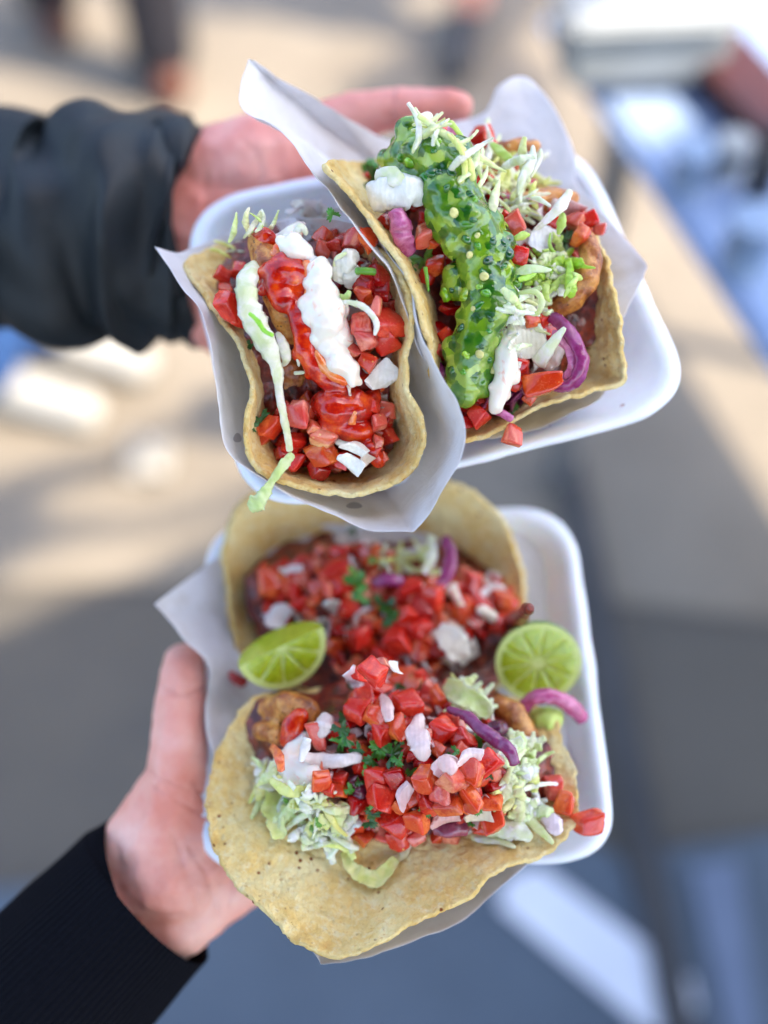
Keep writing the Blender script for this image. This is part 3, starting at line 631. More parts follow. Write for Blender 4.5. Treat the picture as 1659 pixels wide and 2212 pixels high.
ta = bowl('tortilla', [(398, 575, .532), (440, 640, .520), (478, 695, .511), (515, 745, .504), (536, 800, .500), (543, 850, .498), (530, 900, .498), (527, 950, .499), (545, 1000, .501), (590, 1032, .503), (660, 1056, .5045), (740, 1072, .505), (810, 1060, .5045), (868, 1030, .503), (905, 985, .4995), (917, 940, .497), (905, 890, .4945), (882, 840, .493), (880, 780, .492), (888, 720, .4905), (880, 650, .4905), (862, 590, .493), (830, 550, .498), (808, 532, .504), (740, 500, .53), (620, 490, .56), (500, 520, .56), (430, 548, .55)],
    [(745, 930, .542), (640, 640, .557)], lambda r: r**2.7, M['tortilla'], TACO1, 420, 60, .0021, [(60, .001), (180, .0008), (500, .0003)], 21, wob=.02)
bed1 = bowl('cooked_filling', [(455, 600, .545), (520, 720, .520), (555, 800, .517), (570, 900, .52), (600, 990, .528), (720, 1020, .531), (830, 990, .528), (850, 900, .52), (850, 760, .515), (845, 650, .512), (810, 570, .52), (700, 500, .54), (560, 500, .55)],
    [(720, 900, .517), (650, 640, .522)], lambda r: r**2.0, M['bed'], TACO1, 120, 30, 0, [(60, .005), (160, .003), (400, .001)], 6)
S1 = [bvh(bed1), bvh(ta)]
def seg1(pts, k=1): return [[(*c1(x, y), d, r_*.4299*k) for x, y, d, r_ in run] for run in pts]
f1 = pxblob('fried_piece', seg1([[(590, 400, .513, 60), (660, 520, .508, 90), (700, 640, .507, 95), (730, 740, .509, 90), (770, 830, .512, 60)]]), M['fried'], TACO1, .0008, [(90, .0015), (300, .0006)])
f2 = pxblob('fried_piece', seg1([[(740, 1000, .518, 70), (790, 1070, .519, 60), (740, 1090, .52, 50)]]), M['fried'], TACO1, .0008, [(90, .0015), (300, .0006)])
S1 += [bvh(f1), bvh(f2)]
for x, y in scatter([c1(640, 1250), c1(760, 1200), c1(1000, 1100), c1(950, 850), c1(870, 500), c1(900, 350), c1(1180, 380), c1(1300, 700), c1(1260, 1000), c1(1240, 1400), c1(1100, 1520), c1(700, 1500)], 90, 16):
    if random.random() < .8: tom(TACO1, S1, x, y, random.uniform(26, 46), jc(random.choice([T_DEEP, T_RED, T_OR, T_PINK])), .3)
    else: oni(TACO1, S1, x, y, random.uniform(30, 44), None, .2)
for x, y, s, c, d in [(445, 700, 150, T_RED, .507), (490, 770, 110, T_RED, .509), (410, 560, 100, T_RED, .53), (500, 530, 90, T_RED, .534), (430, 610, 70, T_OR, .53), (925, 360, 95, T_OR, .512), (920, 420, 95, T_PINK, .508), (990, 395, 80, T_RED, .507), (1075, 370, 120, T_PINK, .503), (1150, 375, 105, T_OR, .501),
    (1130, 590, 120, T_DEEP, .501), (1205, 570, 110, T_DEEP, .503), (1120, 650, 115, T_OR, .499), (1215, 640, 100, T_DEEP, .502), (1110, 800, 125, T_PINK, .497), (1150, 880, 110, T_PINK, .4965), (1250, 790, 150, T_RED, .498), (1240, 890, 130, T_RED, .500), (1080, 930, 90, T_PINK, .501), (1145, 985, 95, T_OR, .502),
    (800, 1235, 125, T_PINK, .507), (640, 1320, 120, T_OR, .514), (660, 1290, 90, T_RED, .515), (610, 1370, 80, T_OR, .516), (880, 1320, 120, T_PINK, .509), (930, 1370, 130, T_LIGHT, .508), (850, 1260, 90, T_OR, .51), (905, 1450, 150, T_OR, .510), (770, 1390, 120, T_RED, .514), (770, 1490, 115, T_RED, .514), (720, 1440, 90, T_DEEP, .517),
    (890, 1530, 100, T_DEEP, .514), (1180, 1440, 90, T_RED, .509), (1200, 1290, 90, T_PINK, .507), (1170, 1210, 90, T_RED, .508), (1225, 1470, 60, T_PINK, .511), (1000, 1480, 90, T_RED, .515), (1090, 1500, 80, T_OR, .514), (1200, 1390, 80, T_LIGHT, .508), (1060, 570, 70, T_RED, .507)]:
    put(random.choice(TOM), TACO1, *c1(x, y), d, s*.4299*random.uniform(.84, 1.04), None, jc(c), 'tomato_cube')
put(TOM[5], TACO1, *c1(1190, 710), .4935, 48, (0, 20, 75), T_LIGHT, 'tomato_cube', (1, .45, .5))
def strip1(name, pts, widths, m, color, d=.5, **kw):
    return ribbon(TACO1, name, [(*c1(p[0], p[1]), d if len(p) < 3 else p[2]) for p in pts], [w_*.4299 for w_ in widths], m, color, **kw)
oni(TACO1, S1, *c1(1200, 1075), 62, O_WHITE, .8, (15, 10, 40)); oni(TACO1, S1, *c1(1190, 1180), 44, O_PINK, .5)
put(ONI[1], TACO1, *c1(1085, 1420), .505, 56, (20, 0, -25), srgb(244, 236, 220), 'onion_piece', (1, .55, 1.2)); put(ONI[2], TACO1, *c1(1060, 1490), .506, 56, (10, 10, -35), srgb(248, 246, 236), 'onion_piece', (1, .75, 1.4)); put(ONI[3], TACO1, *c1(1120, 1500), .507, 34, (40, 10, 60), srgb(236, 214, 196), 'onion_piece')
strip1('onion_piece', [(1000, 590, .501), (1020, 530, .497), (1060, 470, .496), (1100, 450, .498)], [90, 120, 110, 60], M['onion'], srgb(232, 226, 206), thick=.12, cup=.4)
strip1('cabbage_shred', [(975, 540, .499), (990, 470, .496), (1040, 438, .495)], [20, 28, 14], M['cabbage'], C_PALE, thick=.5)
strip1('onion_piece', [(1060, 620, .502), (1060, 560, .4975), (1090, 500, .497)], [60, 90, 60], M['onion'], srgb(226, 222, 206), thick=.12, cup=.3)
for pts, wd in [([(590, 330, .515), (640, 350, .51)], [30, 46, 30])]: pass
# sauce and crema
rs = pxblob('chilli_sauce', seg1([[(650, 600, .500, 40), (700, 570, .497, 50), (780, 580, .498, 44)], [(740, 640, .498, 48), (790, 640, .498, 40)], [(640, 530, .4985, 40), (700, 520, .496, 46), (770, 530, .495, 42), (820, 545, .4955, 36)], [(690, 590, .498, 50), (720, 680, .4965, 52), (770, 700, .497, 36), (800, 760, .496, 42), (830, 850, .4955, 42), (835, 930, .497, 44), (880, 1020, .499, 44), (940, 1080, .500, 40), (1010, 1110, .502, 36)],
    [(880, 780, .494, 20), (860, 830, .4945, 22)], [(920, 1200, .508, 52), (980, 1220, .504, 75), (1060, 1220, .5045, 66), (1130, 1210, .507, 56), (1170, 1160, .508, 34)], [(960, 1290, .507, 50), (1050, 1320, .507, 60), (1130, 1330, .508, 48)], [(1160, 1430, .507, 40), (1200, 1480, .509, 30)],
    [(590, 350, .512, 34), (640, 370, .507, 40), (620, 410, .508, 30), (590, 440, .511, 22)], [(900, 1000, .4985, 30), (960, 1040, .4985, 30)]], 1.2), M['red'], TACO1, .00065, [(70, .0016), (180, .0007)], 5, 3, rag=2, sink=.0025, fat=1.12)
cr = pxblob('crema', seg1([[(700, 370, .507, 30), (770, 350, .504, 42), (800, 320, .505, 28)], [(730, 400, .5, 40), (790, 425, .497, 56), (830, 440, .497, 46)], [(905, 490, .4945, 34), (895, 540, .4935, 58), (880, 560, .495, 50), (900, 620, .493, 60), (930, 650, .495, 56), (905, 710, .493, 70), (955, 740, .495, 52), (940, 790, .493, 62), (925, 850, .4945, 46)], [(940, 880, .4965, 36), (955, 920, .4965, 54), (1000, 950, .4975, 50), (990, 1000, .4955, 54), (1050, 1030, .497, 50), (1060, 1070, .4965, 36), (1100, 1090, .498, 24)],
    [(1000, 860, .497, 46), (1030, 880, .4985, 36), (990, 800, .496, 40)], [(1045, 1100, .4985, 16), (1055, 1150, .500, 17), (1065, 1190, .4995, 14)], [(1000, 1390, .507, 26), (1050, 1395, .507, 30)]], 1.15), M['crema'], TACO1, .0006, [(50, .0018), (120, .0005)], 9, 9, rag=1.6, sink=.003, fat=1.16)
M['stain'] = m_noise('crema stained with chilli', [(.35, srgb(232, 84, 20)), (.55, srgb(240, 132, 60)), (.75, srgb(246, 190, 140))], 200, .12, 120, .0008, Coat_Weight=.6)
st_ = pxblob('stained_crema', seg1([[(838, 500, .496, 22), (850, 560, .4938, 22), (845, 640, .4935, 16), (868, 720, .4932, 20), (880, 800, .4935, 22), (905, 860, .4945, 20)], [(890, 950, .4965, 24), (925, 1010, .4962, 28), (975, 1060, .4965, 28), (1030, 1085, .4975, 20)], [(700, 420, .501, 24), (680, 450, .503, 30), (730, 460, .5, 22)], [(1060, 1180, .5015, 20), (1080, 1240, .5005, 18), (1065, 1290, .502, 20)]]), M['stain'], TACO1, .0006, [(80, .001)], 6, 3, rag=2.5, sink=.0016, fat=1.15)
S1 += [bvh(rs), bvh(cr), bvh(st_)]
# long cabbage ribs and shreds
strip1('cabbage_rib', [(590, 490, .503), (545, 570, .4965), (540, 660, .4935), (570, 760, .4925), (620, 860, .4935), (665, 950, .4945), (695, 1050, .4955), (705, 1150, .497), (725, 1270, .4985), (745, 1360, .500), (755, 1440, .501)], [60, 110, 122, 124, 112, 92, 62, 46, 42, 44, 40], M['cabbage'], srgb(226, 226, 200), thick=.2, cup=.3, twist=30, rag=.1)
strip1('cabbage_rib', [(770, 1450, .501), (735, 1490, .499), (690, 1550, .497), (650, 1610, .4965), (620, 1660, .496), (585, 1700, .496), (550, 1725, .497)], [34, 54, 40, 42, 64, 84, 60], M['cabbage'], srgb(206, 220, 158), thick=.35, cup=.15, rag=.2)
strip1('cabbage_shred', [(548, 742, .4895), (590, 780, .4885), (625, 830, .489), (672, 857, .490)], [18, 26, 26, 20], M['cabbage'], srgb(150, 214, 70), thick=.6, cup=.1)
strip1('cabbage_shred', [(1000, 690, .495), (1060, 690, .4915), (1120, 710, .490), (1165, 750, .489), (1190, 800, .489), (1180, 855, .4905)], [16, 28, 32, 32, 30, 16], M['cabbage'], srgb(244, 242, 222), thick=.5, cup=.1)
strip1('cabbage_shred', [(1000, 650, .498), (1035, 665, .495), (1055, 630, .4945)], [14, 40, 22], M['cabbage'], srgb(190, 222, 130), thick=.25, cup=.3)
strip1('cabbage_shred', [(690, 840, .4985), (720, 900, .496), (735, 970, .497), (720, 1010, .499)], [30, 60, 50, 14], M['cabbage'], srgb(226, 220, 196), thick=.2, cup=.3)
strip1('cabbage_shred', [(790, 930, .499), (795, 975, .498), (800, 1010, .5)], [12, 22, 12], M['cabbage'], C_WHITE, thick=.4)
strip1('cabbage_shred', [(775, 1045, .503), (830, 1040, .501)], [24, 20, 14], M['cabbage'], C_WHITE, thick=.4)
strip1('cabbage_shred', [(770, 360, .502), (810, 310, .5), (840, 350, .5025)], [30, 44, 20], M['cabbage'], C_WHITE, thick=.3)
for x, y, s, c in [(1110, 395, 30, L_M), (1095, 420, 22, L_M), (600, 1270, 46, L_D), (650, 1285, 44, L_D), (575, 1315, 26, L_D), (785, 1460, 26, L_D), (560, 900, 24, L_D)]: cil(TACO1, S1, *c1(x, y), s, jc(c), .005)
strip1('chive_piece', [(1082, 535, .495), (1130, 530, .4938), (1188, 538, .495)], [36, 38, 34], M['leaf'], srgb(96, 150, 40), thick=.8, cup=0)
# loose onion and shreds behind, in the tray
for x, y in scatter([c1(640, 330), c1(760, 210), c1(900, 170), c1(1020, 240), c1(1050, 310), c1(860, 380), c1(700, 320)], 20, 12):
    put(random.choice(ONI), TACO1, x, y, .548+random.uniform(-.008, .008), random.uniform(24, 44), None, jc(random.choice([O_WHITE, O_WHITE, srgb(232, 214, 204)]), .06), 'onion_piece')
for x, y in scatter([c1(400, 430), c1(480, 280), c1(760, 220), c1(700, 330), c1(520, 450)], 12, 18): shred(TACO1, [bvh(ta)], x, y, random.uniform(30, 56), 9, lift=.012)
cil(TACO1, S1, *c1(970, 250), 34, L_M, .02)
# grease spots on the paper
def spot(par, tree, px, py, rx, ry, m, name='grease_spot'):
    V = []; n = 28
    for i in range(n):
        a = 6.283*i/n; k = 1+.08*math.sin(3*a); x, y = px+rx*k*math.cos(a), py+ry*k*math.sin(a); V.append(at(x, y, hit([tree], x, y)-.00025))
    V.append(at(px, py, hit([tree], px, py)-.00025)); return mk(name, V, [(i, (i+1) % n, n) for i in range(n)], m, par)
M['grease'] = mat('grease mark', srgb(176, 174, 184), .3); pat = bvh(pa)
spot(PAPA, pat, 765, 1092, 17, 7, M['grease']); spot(PAPA, pat, 513, 946, 9, 10, M['grease'])

# ------------------------------------------------------------------ lower tray
PAPC = root('wrapping_paper', at(800, 1600, .57), 'white paper lining the lower tray with a corner over the thumb', 'paper', 'white wrapping papers')
bowl('sheet', [(338, 1303, .568), (338, 1303, .568), (400, 1255, .590), (500, 1185, .616), (650, 1110, .632), (1000, 1100, .63), (1180, 1180, .632), (1215, 1400, .61), (1225, 1600, .585), (1200, 1790, .552), (1020, 1965, .522), (900, 2035, .512), (780, 2075, .508), (692, 2090, .507), (692, 2090, .507), (640, 2010, .512), (560, 1900, .522), (500, 1780, .535), (462, 1650, .550), (442, 1550, .562), (452, 1442, .566), (395, 1375, .567)],
    [(850, 1650, .582), (830, 1400, .617)], lambda r: r**3.0, M['paper'], PAPC, 260, 50, .00012, [(22, .002), (60, .0012), (140, .0005)], 12)
TACO3 = root('taco', at(800, 1350, .62), 'blurred open taco at the back of the lower tray behind the limes', 'taco', 'open corn tortilla tacos')
tc = bowl('tortilla', [(488, 1150, .602), (530, 1090, .604), (620, 1045, .606), (800, 1020, .607), (960, 1035, .606), (1040, 1080, .604), (1100, 1150, .603), (1128, 1240, .602), (1135, 1330, .600), (1115, 1430, .600), (1050, 1500, .600), (900, 1530, .602), (700, 1520, .600), (560, 1470, .594), (508, 1390, .592), (488, 1300, .596)],
    [(830, 1400, .612), (800, 1290, .634)], lambda r: r**2.6, M['tortilla'], TACO3, 300, 50, .003, [(40, .002), (180, .0008)], 31, wob=.02)
bed3 = bowl('cooked_filling', [(535, 1250, .605), (600, 1180, .620), (720, 1150, .628), (900, 1150, .628), (1040, 1210, .618), (1120, 1300, .605), (1130, 1400, .598), (1050, 1490, .594), (850, 1520, .59), (650, 1480, .592), (560, 1380, .598)],
    [(900, 1380, .583), (700, 1320, .590)], lambda r: r**2.0, M['bed'], TACO3, 100, 26, 0, [(60, .006), (160, .003)], 4)
S3 = [bvh(bed3), bvh(tc)]
for x, y in scatter([c3(260, 420), c3(420, 350), c3(560, 280), c3(700, 300), c3(800, 360), c3(1000, 400), c3(1230, 440), c3(1240, 560), c3(1020, 740), c3(860, 800), c3(560, 780), c3(500, 600), c3(300, 560)], 150, 18):
    q = random.random()
    if q < .8: tom(TACO3, S3, x, y, random.uniform(28, 48), jc(random.choice([T_RED, T_RED, T_OR, T_DEEP, T_PINK, T_LIGHT, T_OR])), .35)
    else: oni(TACO3, S3, x, y, random.uniform(30, 50), None, .4)
for x, y, s, c in [(580, 320, 80, T_RED), (300, 450, 110, T_OR), (420, 430, 80, T_PINK), (560, 400, 120, T_RED), (850, 460, 130, T_RED), (920, 490, 130, T_RED), (830, 560, 110, T_RED), (1050, 560, 100, T_OR), (1080, 420, 80, T_RED), (1190, 500, 110, T_OR), (650, 640, 110, T_RED), (800, 660, 110, T_RED), (880, 700, 90, T_OR), (560, 620, 90, T_DEEP), (740, 730, 100, T_RED)]:
    tom(TACO3, S3, *c3(x, y), s*.5, jc(c), .6)
def b3(pts): return [[(*c3(x, y), hit(S3, *c3(x, y))-.004-ex, r_*.5622) for x, y, r_, ex in run] for run in pts]
for x, y, s, r_ in [(390, 400, 90, 20), (335, 560, 100, 60), (1160, 470, 90, 30), (690, 280, 60, 0)]: oni(TACO3, S3, *c3(x, y), s*.5622, srgb(240, 226, 222), .75, (20, 10, r_), (1, .8, 1))
cr3 = pxblob('crema', b3([[(1010, 460, 40, .004), (1040, 520, 38, .004)], [(1120, 540, 34, .005), (1160, 570, 38, .005)], [(350, 390, 34, .004), (400, 385, 34, .004)], [(1000, 600, 40, 0), (1030, 650, 56, .001), (990, 700, 50, .001)]]), M['crema'], TACO3, .001, [(80, .0015)], rag=2, fat=.62)
ribbon(TACO3, 'onion_piece', [(*c3(950, 610), .574), (*c3(1010, 660), .568), (*c3(1040, 730), .568)], [30, 60, 40], M['onion'], srgb(246, 234, 214), thick=.15, cup=-.4)
ribbon(TACO3, 'pickled_onion', [(*c3(975, 255), .594), (*c3(1000, 320), .588), (*c3(990, 390), .583), (*c3(960, 450), .58)], [20, 28, 30, 22], M['redonion'], RO, thick=.5)
ribbon(TACO3, 'pickled_onion', [(*c3(700, 440), .583), (*c3(760, 420), .58), (*c3(820, 430), .583)], [20, 28, 20], M['redonion'], RO, thick=.5)
ribbon(TACO3, 'cabbage_shred', [(*c3(925, 250), .596), (*c3(930, 330), .588), (*c3(900, 400), .584)], [16, 26, 14], M['cabbage'], C_WHITE, thick=.4)
for x, y in scatter([c3(700, 330), c3(880, 300), c3(940, 380), c3(760, 400)], 16, 10): shred(TACO3, S3, x, y, 50, 11, lift=.008)
for x, y, s, c in [(640, 420, 90, L_M), (660, 480, 80, L_M), (620, 400, 70, L_B), (750, 510, 90, L_D), (760, 560, 90, L_D), (700, 350, 40, L_M), (620, 240, 40, L_D)]: cil(TACO3, S3, *c3(x, y), s*.6, jc(c), .014, (20, 10, random.uniform(0, 360)))
mt3 = pxblob('fried_piece', b3([[(1120, 720, 40, -.002), (1180, 660, 46, -.001), (1240, 590, 38, -.001), (1300, 530, 18, 0)], [(250, 420, 34, 0), (260, 480, 34, 0)]]), M['bed'], TACO3, .001, [(90, .002), (300, .0008)])
mt3['label'] = 'dark shredded meat at the edge'
# front open taco
TACO4 = root('taco', at(800, 1760, .56), 'large open taco piled with diced tomato at the front of the lower tray', 'taco', 'open corn tortilla tacos')
td = bowl('tortilla', [(556, 1508, .562), (505, 1560, .555), (462, 1640, .546), (443, 1740, .534), (458, 1820, .524), (488, 1880, .517), (530, 1935, .511), (590, 1990, .506), (640, 2030, .503), (700, 2060, .501), (780, 2055, .500), (860, 2015, .502), (940, 1970, .505), (1010, 1935, .508), (1060, 1895, .512), (1140, 1862, .517), (1215, 1820, .522), (1248, 1765, .528), (1245, 1690, .537), (1215, 1590, .548), (1170, 1530, .558), (1000, 1490, .572), (700, 1490, .572)],
    [(860, 1790, .533), (860, 1680, .554)], lambda r: r**2.2 if r > 0 else 0, M['tortilla'], TACO4, 480, 90, .0022, [(45, .0022), (150, .0010), (420, .0006)], 41, wob=.025)
bed4 = bowl('cooked_filling', [(560, 1530, .56), (540, 1620, .552), (580, 1720, .543), (660, 1800, .537), (800, 1830, .537), (960, 1820, .535), (1110, 1780, .537), (1210, 1700, .543), (1190, 1600, .553), (1100, 1510, .562), (900, 1460, .568), (700, 1480, .570)],
    [(960, 1690, .512), (820, 1600, .526)], lambda r: r**1.9, M['bed'], TACO4, 120, 30, 0, [(60, .005), (160, .003), (400, .001)], 7)
S4 = [bvh(bed4), bvh(td)]
def b4(pts): return [[(*c4(x, y), hit(S4, *c4(x, y))-.004-ex, r_*.5622) for x, y, r_, ex in run] for run in pts]
f4 = pxblob('fried_piece', b4([[(300, 190, 50, .001), (370, 180, 60, .003), (440, 200, 56, .002)], [(280, 270, 40, 0), (330, 290, 46, .001)]]), M['fried'], TACO4, .001, [(90, .0015), (300, .0006)])
f5 = pxblob('fried_piece', b4([[(1180, 170, 40, 0), (1240, 200, 46, 0), (1290, 290, 46, 0)]]), M['fried'], TACO4, .001, [(90, .0015), (300, .0006)])
r4 = pxblob('chilli_sauce', b4([[(420, 215, 38, .007), (390, 260, 46, .006), (370, 310, 30, .004)]]), M['red'], TACO4, .0009, [(120, .0012)])
cr4 = pxblob('crema', b4([[(430, 300, 28, .006), (395, 330, 36, .006), (390, 400, 60, .004), (450, 440, 70, .005), (500, 470, 60, .004)], [(480, 540, 50, .002), (540, 570, 46, .002)]]), M['crema'], TACO4, .0008, [(60, .003), (160, .0008)], 4, 2, rag=2)
S4 += [bvh(x) for x in (f4, f5, r4, cr4)]
for x, y in scatter([c4(560, 260), c4(620, 60), c4(760, 0), c4(960, 90), c4(1150, 200), c4(1200, 420), c4(1180, 620), c4(1000, 680), c4(820, 700), c4(640, 660), c4(600, 520), c4(500, 420)], 170, 17):
    q = random.random()
    if q < .66: tom(TACO4, S4, x, y, random.uniform(26, 46), jc(random.choice([T_RED, T_RED, T_OR, T_DEEP, T_PINK, T_LIGHT, T_OR])), .35)
    elif q < .88: oni(TACO4, S4, x, y, random.uniform(22, 42), jc(random.choice([O_WHITE, O_PINK, O_PINK]), .05), .4)
    else: cil(TACO4, S4, x, y, random.uniform(22, 36), None, .008)
for x, y, s, c, lf in [(700, 50, 110, T_RED, 1.6), (710, 100, 100, T_RED, 1.4), (660, 150, 110, T_RED, .9), (640, 195, 110, T_RED, .8), (710, 210, 100, T_OR, .9), (830, 170, 110, T_RED, .9), (950, 150, 100, T_OR, .9), (980, 165, 60, T_RED, 1.1), (795, 265, 110, T_OR, .9), (730, 275, 90, T_RED, .8), (970, 275, 120, T_RED, .9), (1030, 250, 90, T_PINK, .9), (1050, 300, 100, T_RED, .7),
    (560, 490, 100, T_OR, .6), (525, 500, 80, T_RED, .8), (580, 450, 80, T_RED, .8), (500, 460, 100, T_OR, .6), (720, 455, 100, T_RED, 1.0), (790, 450, 90, T_DEEP, .8), (900, 450, 110, T_OR, 1.1), (870, 480, 40, T_OR, 1.4), (1010, 465, 110, T_PINK, 1.3), (1080, 425, 115, T_OR, 1.4), (960, 515, 110, T_PINK, 1.1), (1000, 550, 110, T_OR, 1.0), (1080, 530, 110, T_OR, 1.0), (1150, 400, 110, T_RED, .9), (1190, 430, 70, T_DEEP, .8),
    (1165, 540, 110, T_OR, .9), (1160, 610, 110, T_OR, .8), (730, 530, 130, T_RED, .8), (640, 560, 90, T_DEEP, .6), (790, 620, 130, T_RED, .9), (870, 615, 90, T_OR, 1.1), (810, 560, 90, T_OR, 1.0), (670, 680, 80, T_OR, .6), (800, 690, 90, T_RED, .8), (920, 560, 90, T_RED, .8), (1090, 620, 60, T_PINK, .8), (1390, 490, 100, T_PINK, .4), (1440, 555, 100, T_OR, .4), (620, 240, 60, T_DEEP, .6)]:
    tom(TACO4, S4, *c4(x, y), s*.5622*random.uniform(.78, 1.0), jc(c), lf)
put(TOM[5], TACO4, *c4(485, 290), .522, 74, (0, 20, -75), T_PINK, 'tomato_cube', (1, .45, .5))
for x, y, s, c, r_, lf, s3 in [(1070, 370, 110, srgb(246, 216, 210), 10, 1.6, (1, .6, 1)), (980, 410, 100, O_PINK, 40, 1.3, (1, 1, 1)), (820, 520, 100, O_PINK, 60, 1.1, (1, .7, 1)), (970, 605, 110, srgb(224, 170, 160), 20, .9, (1, .7, 1)),
    (560, 370, 60, O_WHITE, 0, .9, (1, .6, 1)), (1200, 380, 80, O_WHITE, 30, .7, (1, .8, 1)), (1090, 600, 90, srgb(226, 210, 180), 10, .9, (1, .7, 1))]:
    oni(TACO4, S4, *c4(x, y), s*.5622, c, lf, (15, 15, r_), s3)
def strip4(name, pts, widths, m, color, lf=.006, par=None, **kw):
    return ribbon(par or TACO4, name, [(*c4(p[0], p[1]), hit(S4, *c4(p[0], p[1]))-lf-(p[2] if len(p) > 2 else 0)) for p in pts], [w_*.5622 for w_ in widths], m, color, **kw)
for P_, W_, c_, lf in [([(890, 205), (870, 270, .003), (885, 330, .003), (905, 385)], [30, 84, 92, 40], srgb(240, 212, 208), .018), ([(525, 205), (515, 250, .003), (490, 300)], [50, 84, 30], srgb(240, 220, 214), .012), ([(735, 130), (755, 180, .002), (765, 235)], [24, 54, 30], srgb(238, 206, 202), .020), ([(610, 40), (640, 70, .002), (655, 110)], [60, 84, 40], srgb(238, 216, 220), .014), ([(1355, 590), (1390, 625, .002), (1420, 670)], [50, 80, 40], srgb(236, 212, 216), .006), ([(960, 385), (985, 400, .002), (1020, 430)], [50, 76, 50], srgb(238, 196, 190), .022)]:
    strip4('onion_piece', P_, W_, M['onion'], c_, lf, thick=.14, cup=.45)
strip4('onion_piece', [(430, 370), (500, 385, .003), (580, 385, .003), (660, 370)], [30, 64, 56, 40], M['onion'], srgb(238, 222, 214), .009, thick=.3)
strip4('onion_piece', [(425, 390), (440, 340), (450, 300, .003)], [20, 40, 30], M['onion'], srgb(244, 240, 232), .010, thick=.3)
strip4('pickled_onion', [(985, 185), (1060, 215, .004), (1110, 260, .005), (1170, 305, .005), (1225, 345, .004), (1250, 405, .002)], [24, 44, 50, 54, 50, 40], M['redonion'], srgb(140, 60, 110), .014, thick=.4, cup=.2)
strip4('pickled_onion', [(930, 640), (1000, 645, .002), (1070, 650)], [60, 80, 50], M['redonion'], srgb(150, 70, 92), .010, thick=.3)
strip4('pickled_onion', [(1150, 240), (1180, 265), (1220, 260)], [40, 56, 40], M['redonion'], RO_D, .010, thick=.4)
strip4('pickled_onion', [(620, 450), (650, 500), (640, 540)], [50, 60, 40], M['redonion'], srgb(110, 40, 60), .006, thick=.4)
strip4('cabbage_rib', [(590, 735), (610, 785, .001), (650, 820, .002), (710, 840, .002), (760, 800, .002), (790, 760, .001)], [24, 50, 62, 66, 54, 30], M['cabbage'], srgb(228, 224, 140), .003, thick=.12, cup=-.5, rag=.12)
strip4('cabbage_shred', [(780, 765), (820, 745), (845, 700)], [30, 36, 16], M['cabbage'], srgb(226, 204, 170), .003, thick=.2)
strip4('cabbage_rib', [(330, 500), (320, 570, .002), (330, 630, .002), (345, 685)], [70, 90, 80, 50], M['cabbage'], srgb(224, 226, 146), .007, thick=.12, cup=-.5, rag=.15)
strip4('cabbage_shred', [(290, 500), (260, 560), (235, 610)], [30, 26, 12], M['cabbage'], C_PALE, .003, thick=.3)
strip4('cabbage_rib', [(1130, 650), (1200, 640, .002), (1270, 660, .002), (1310, 690)], [60, 90, 70, 30], M['cabbage'], srgb(236, 236, 214), .006, thick=.2, cup=.3)
strip4('cabbage_shred', [(1220, 590), (1290, 610, .002), (1350, 660, .001), (1395, 705)], [30, 44, 34, 14], M['cabbage'], srgb(222, 228, 160), .006, thick=.25)
strip4('cabbage_shred', [(1080, 680), (1160, 685), (1250, 720)], [26, 34, 14], M['cabbage'], C_PALE, .003, thick=.3)
strip4('cabbage_shred', [(1090, 685), (1130, 690), (1190, 700)], [20, 30, 14], M['cabbage'], C_WHITE, .003, thick=.3)
strip4('cabbage_rib', [(260, 400), (300, 440, .004), (290, 500, .003)], [80, 110, 60], M['cabbage'], srgb(236, 226, 206), .007, thick=.15)
strip4('cabbage_shred', [(310, 330, .004), (340, 370, .006), (350, 430, .005)], [30, 40, 24], M['redonion'], srgb(236, 120, 70), .009, thick=.3)
strip4('cabbage_rib', [(980, 90), (1040, 130, .004), (1110, 170, .004), (1150, 220)], [50, 84, 80, 40], M['cabbage'], srgb(210, 222, 164), .014, thick=.12, cup=-.5, rag=.15)
for poly, n in [([(380, 500), (480, 540), (600, 600), (640, 680), (520, 720), (400, 660), (330, 560)], 38), ([(1200, 340), (1330, 300), (1360, 440), (1330, 620), (1220, 600), (1190, 480)], 38), ([(1000, 100), (1080, 110), (1150, 210), (1080, 210)], 12), ([(240, 420), (330, 380), (350, 470), (280, 500)], 8)]:
    for x, y in scatter([c4(*p) for p in poly], n, 8): shred(TACO4, S4, x, y, random.uniform(46, 92), random.uniform(12, 26), lift=.006, color=jc(random.choice([C_WHITE, C_PALE, C_PALE, C_YEL, C_WHITE]), .08))
for x, y, s, c in [(580, 260, 60, L_D), (600, 300, 60, L_D), (570, 320, 56, L_M), (640, 340, 50, L_D), (730, 340, 70, L_M), (770, 360, 76, L_D), (700, 380, 60, L_D), (800, 380, 50, L_M), (680, 420, 40, L_M), (700, 590, 50, L_D), (690, 620, 50, L_D), (710, 560, 40, L_M), (1120, 310, 50, L_M), (1080, 625, 30, L_M), (1150, 450, 26, L_D), (500, 620, 40, L_B), (470, 640, 40, L_B), (380, 540, 40, L_B), (1190, 625, 20, L_M)]: cil(TACO4, S4, *c4(x, y), s*.75, jc(c), .011)
t = put(TOM[3], None, *c4(1530, 620), .528, 68, (15, 10, 10), srgb(232, 84, 48), 'tomato_cube', (1, .75, .6)); tag(t, 'orange tomato slice lying on the right rim of the lower tray', 'tomato')
t = put(TOM[3], None, *c3(185, 805), .578, 40, (15, 10, -30), srgb(190, 60, 56), 'tomato_cube', (1, .45, .6)); tag(t, 'small red tomato sliver on the paper left of the lime wedge', 'tomato')
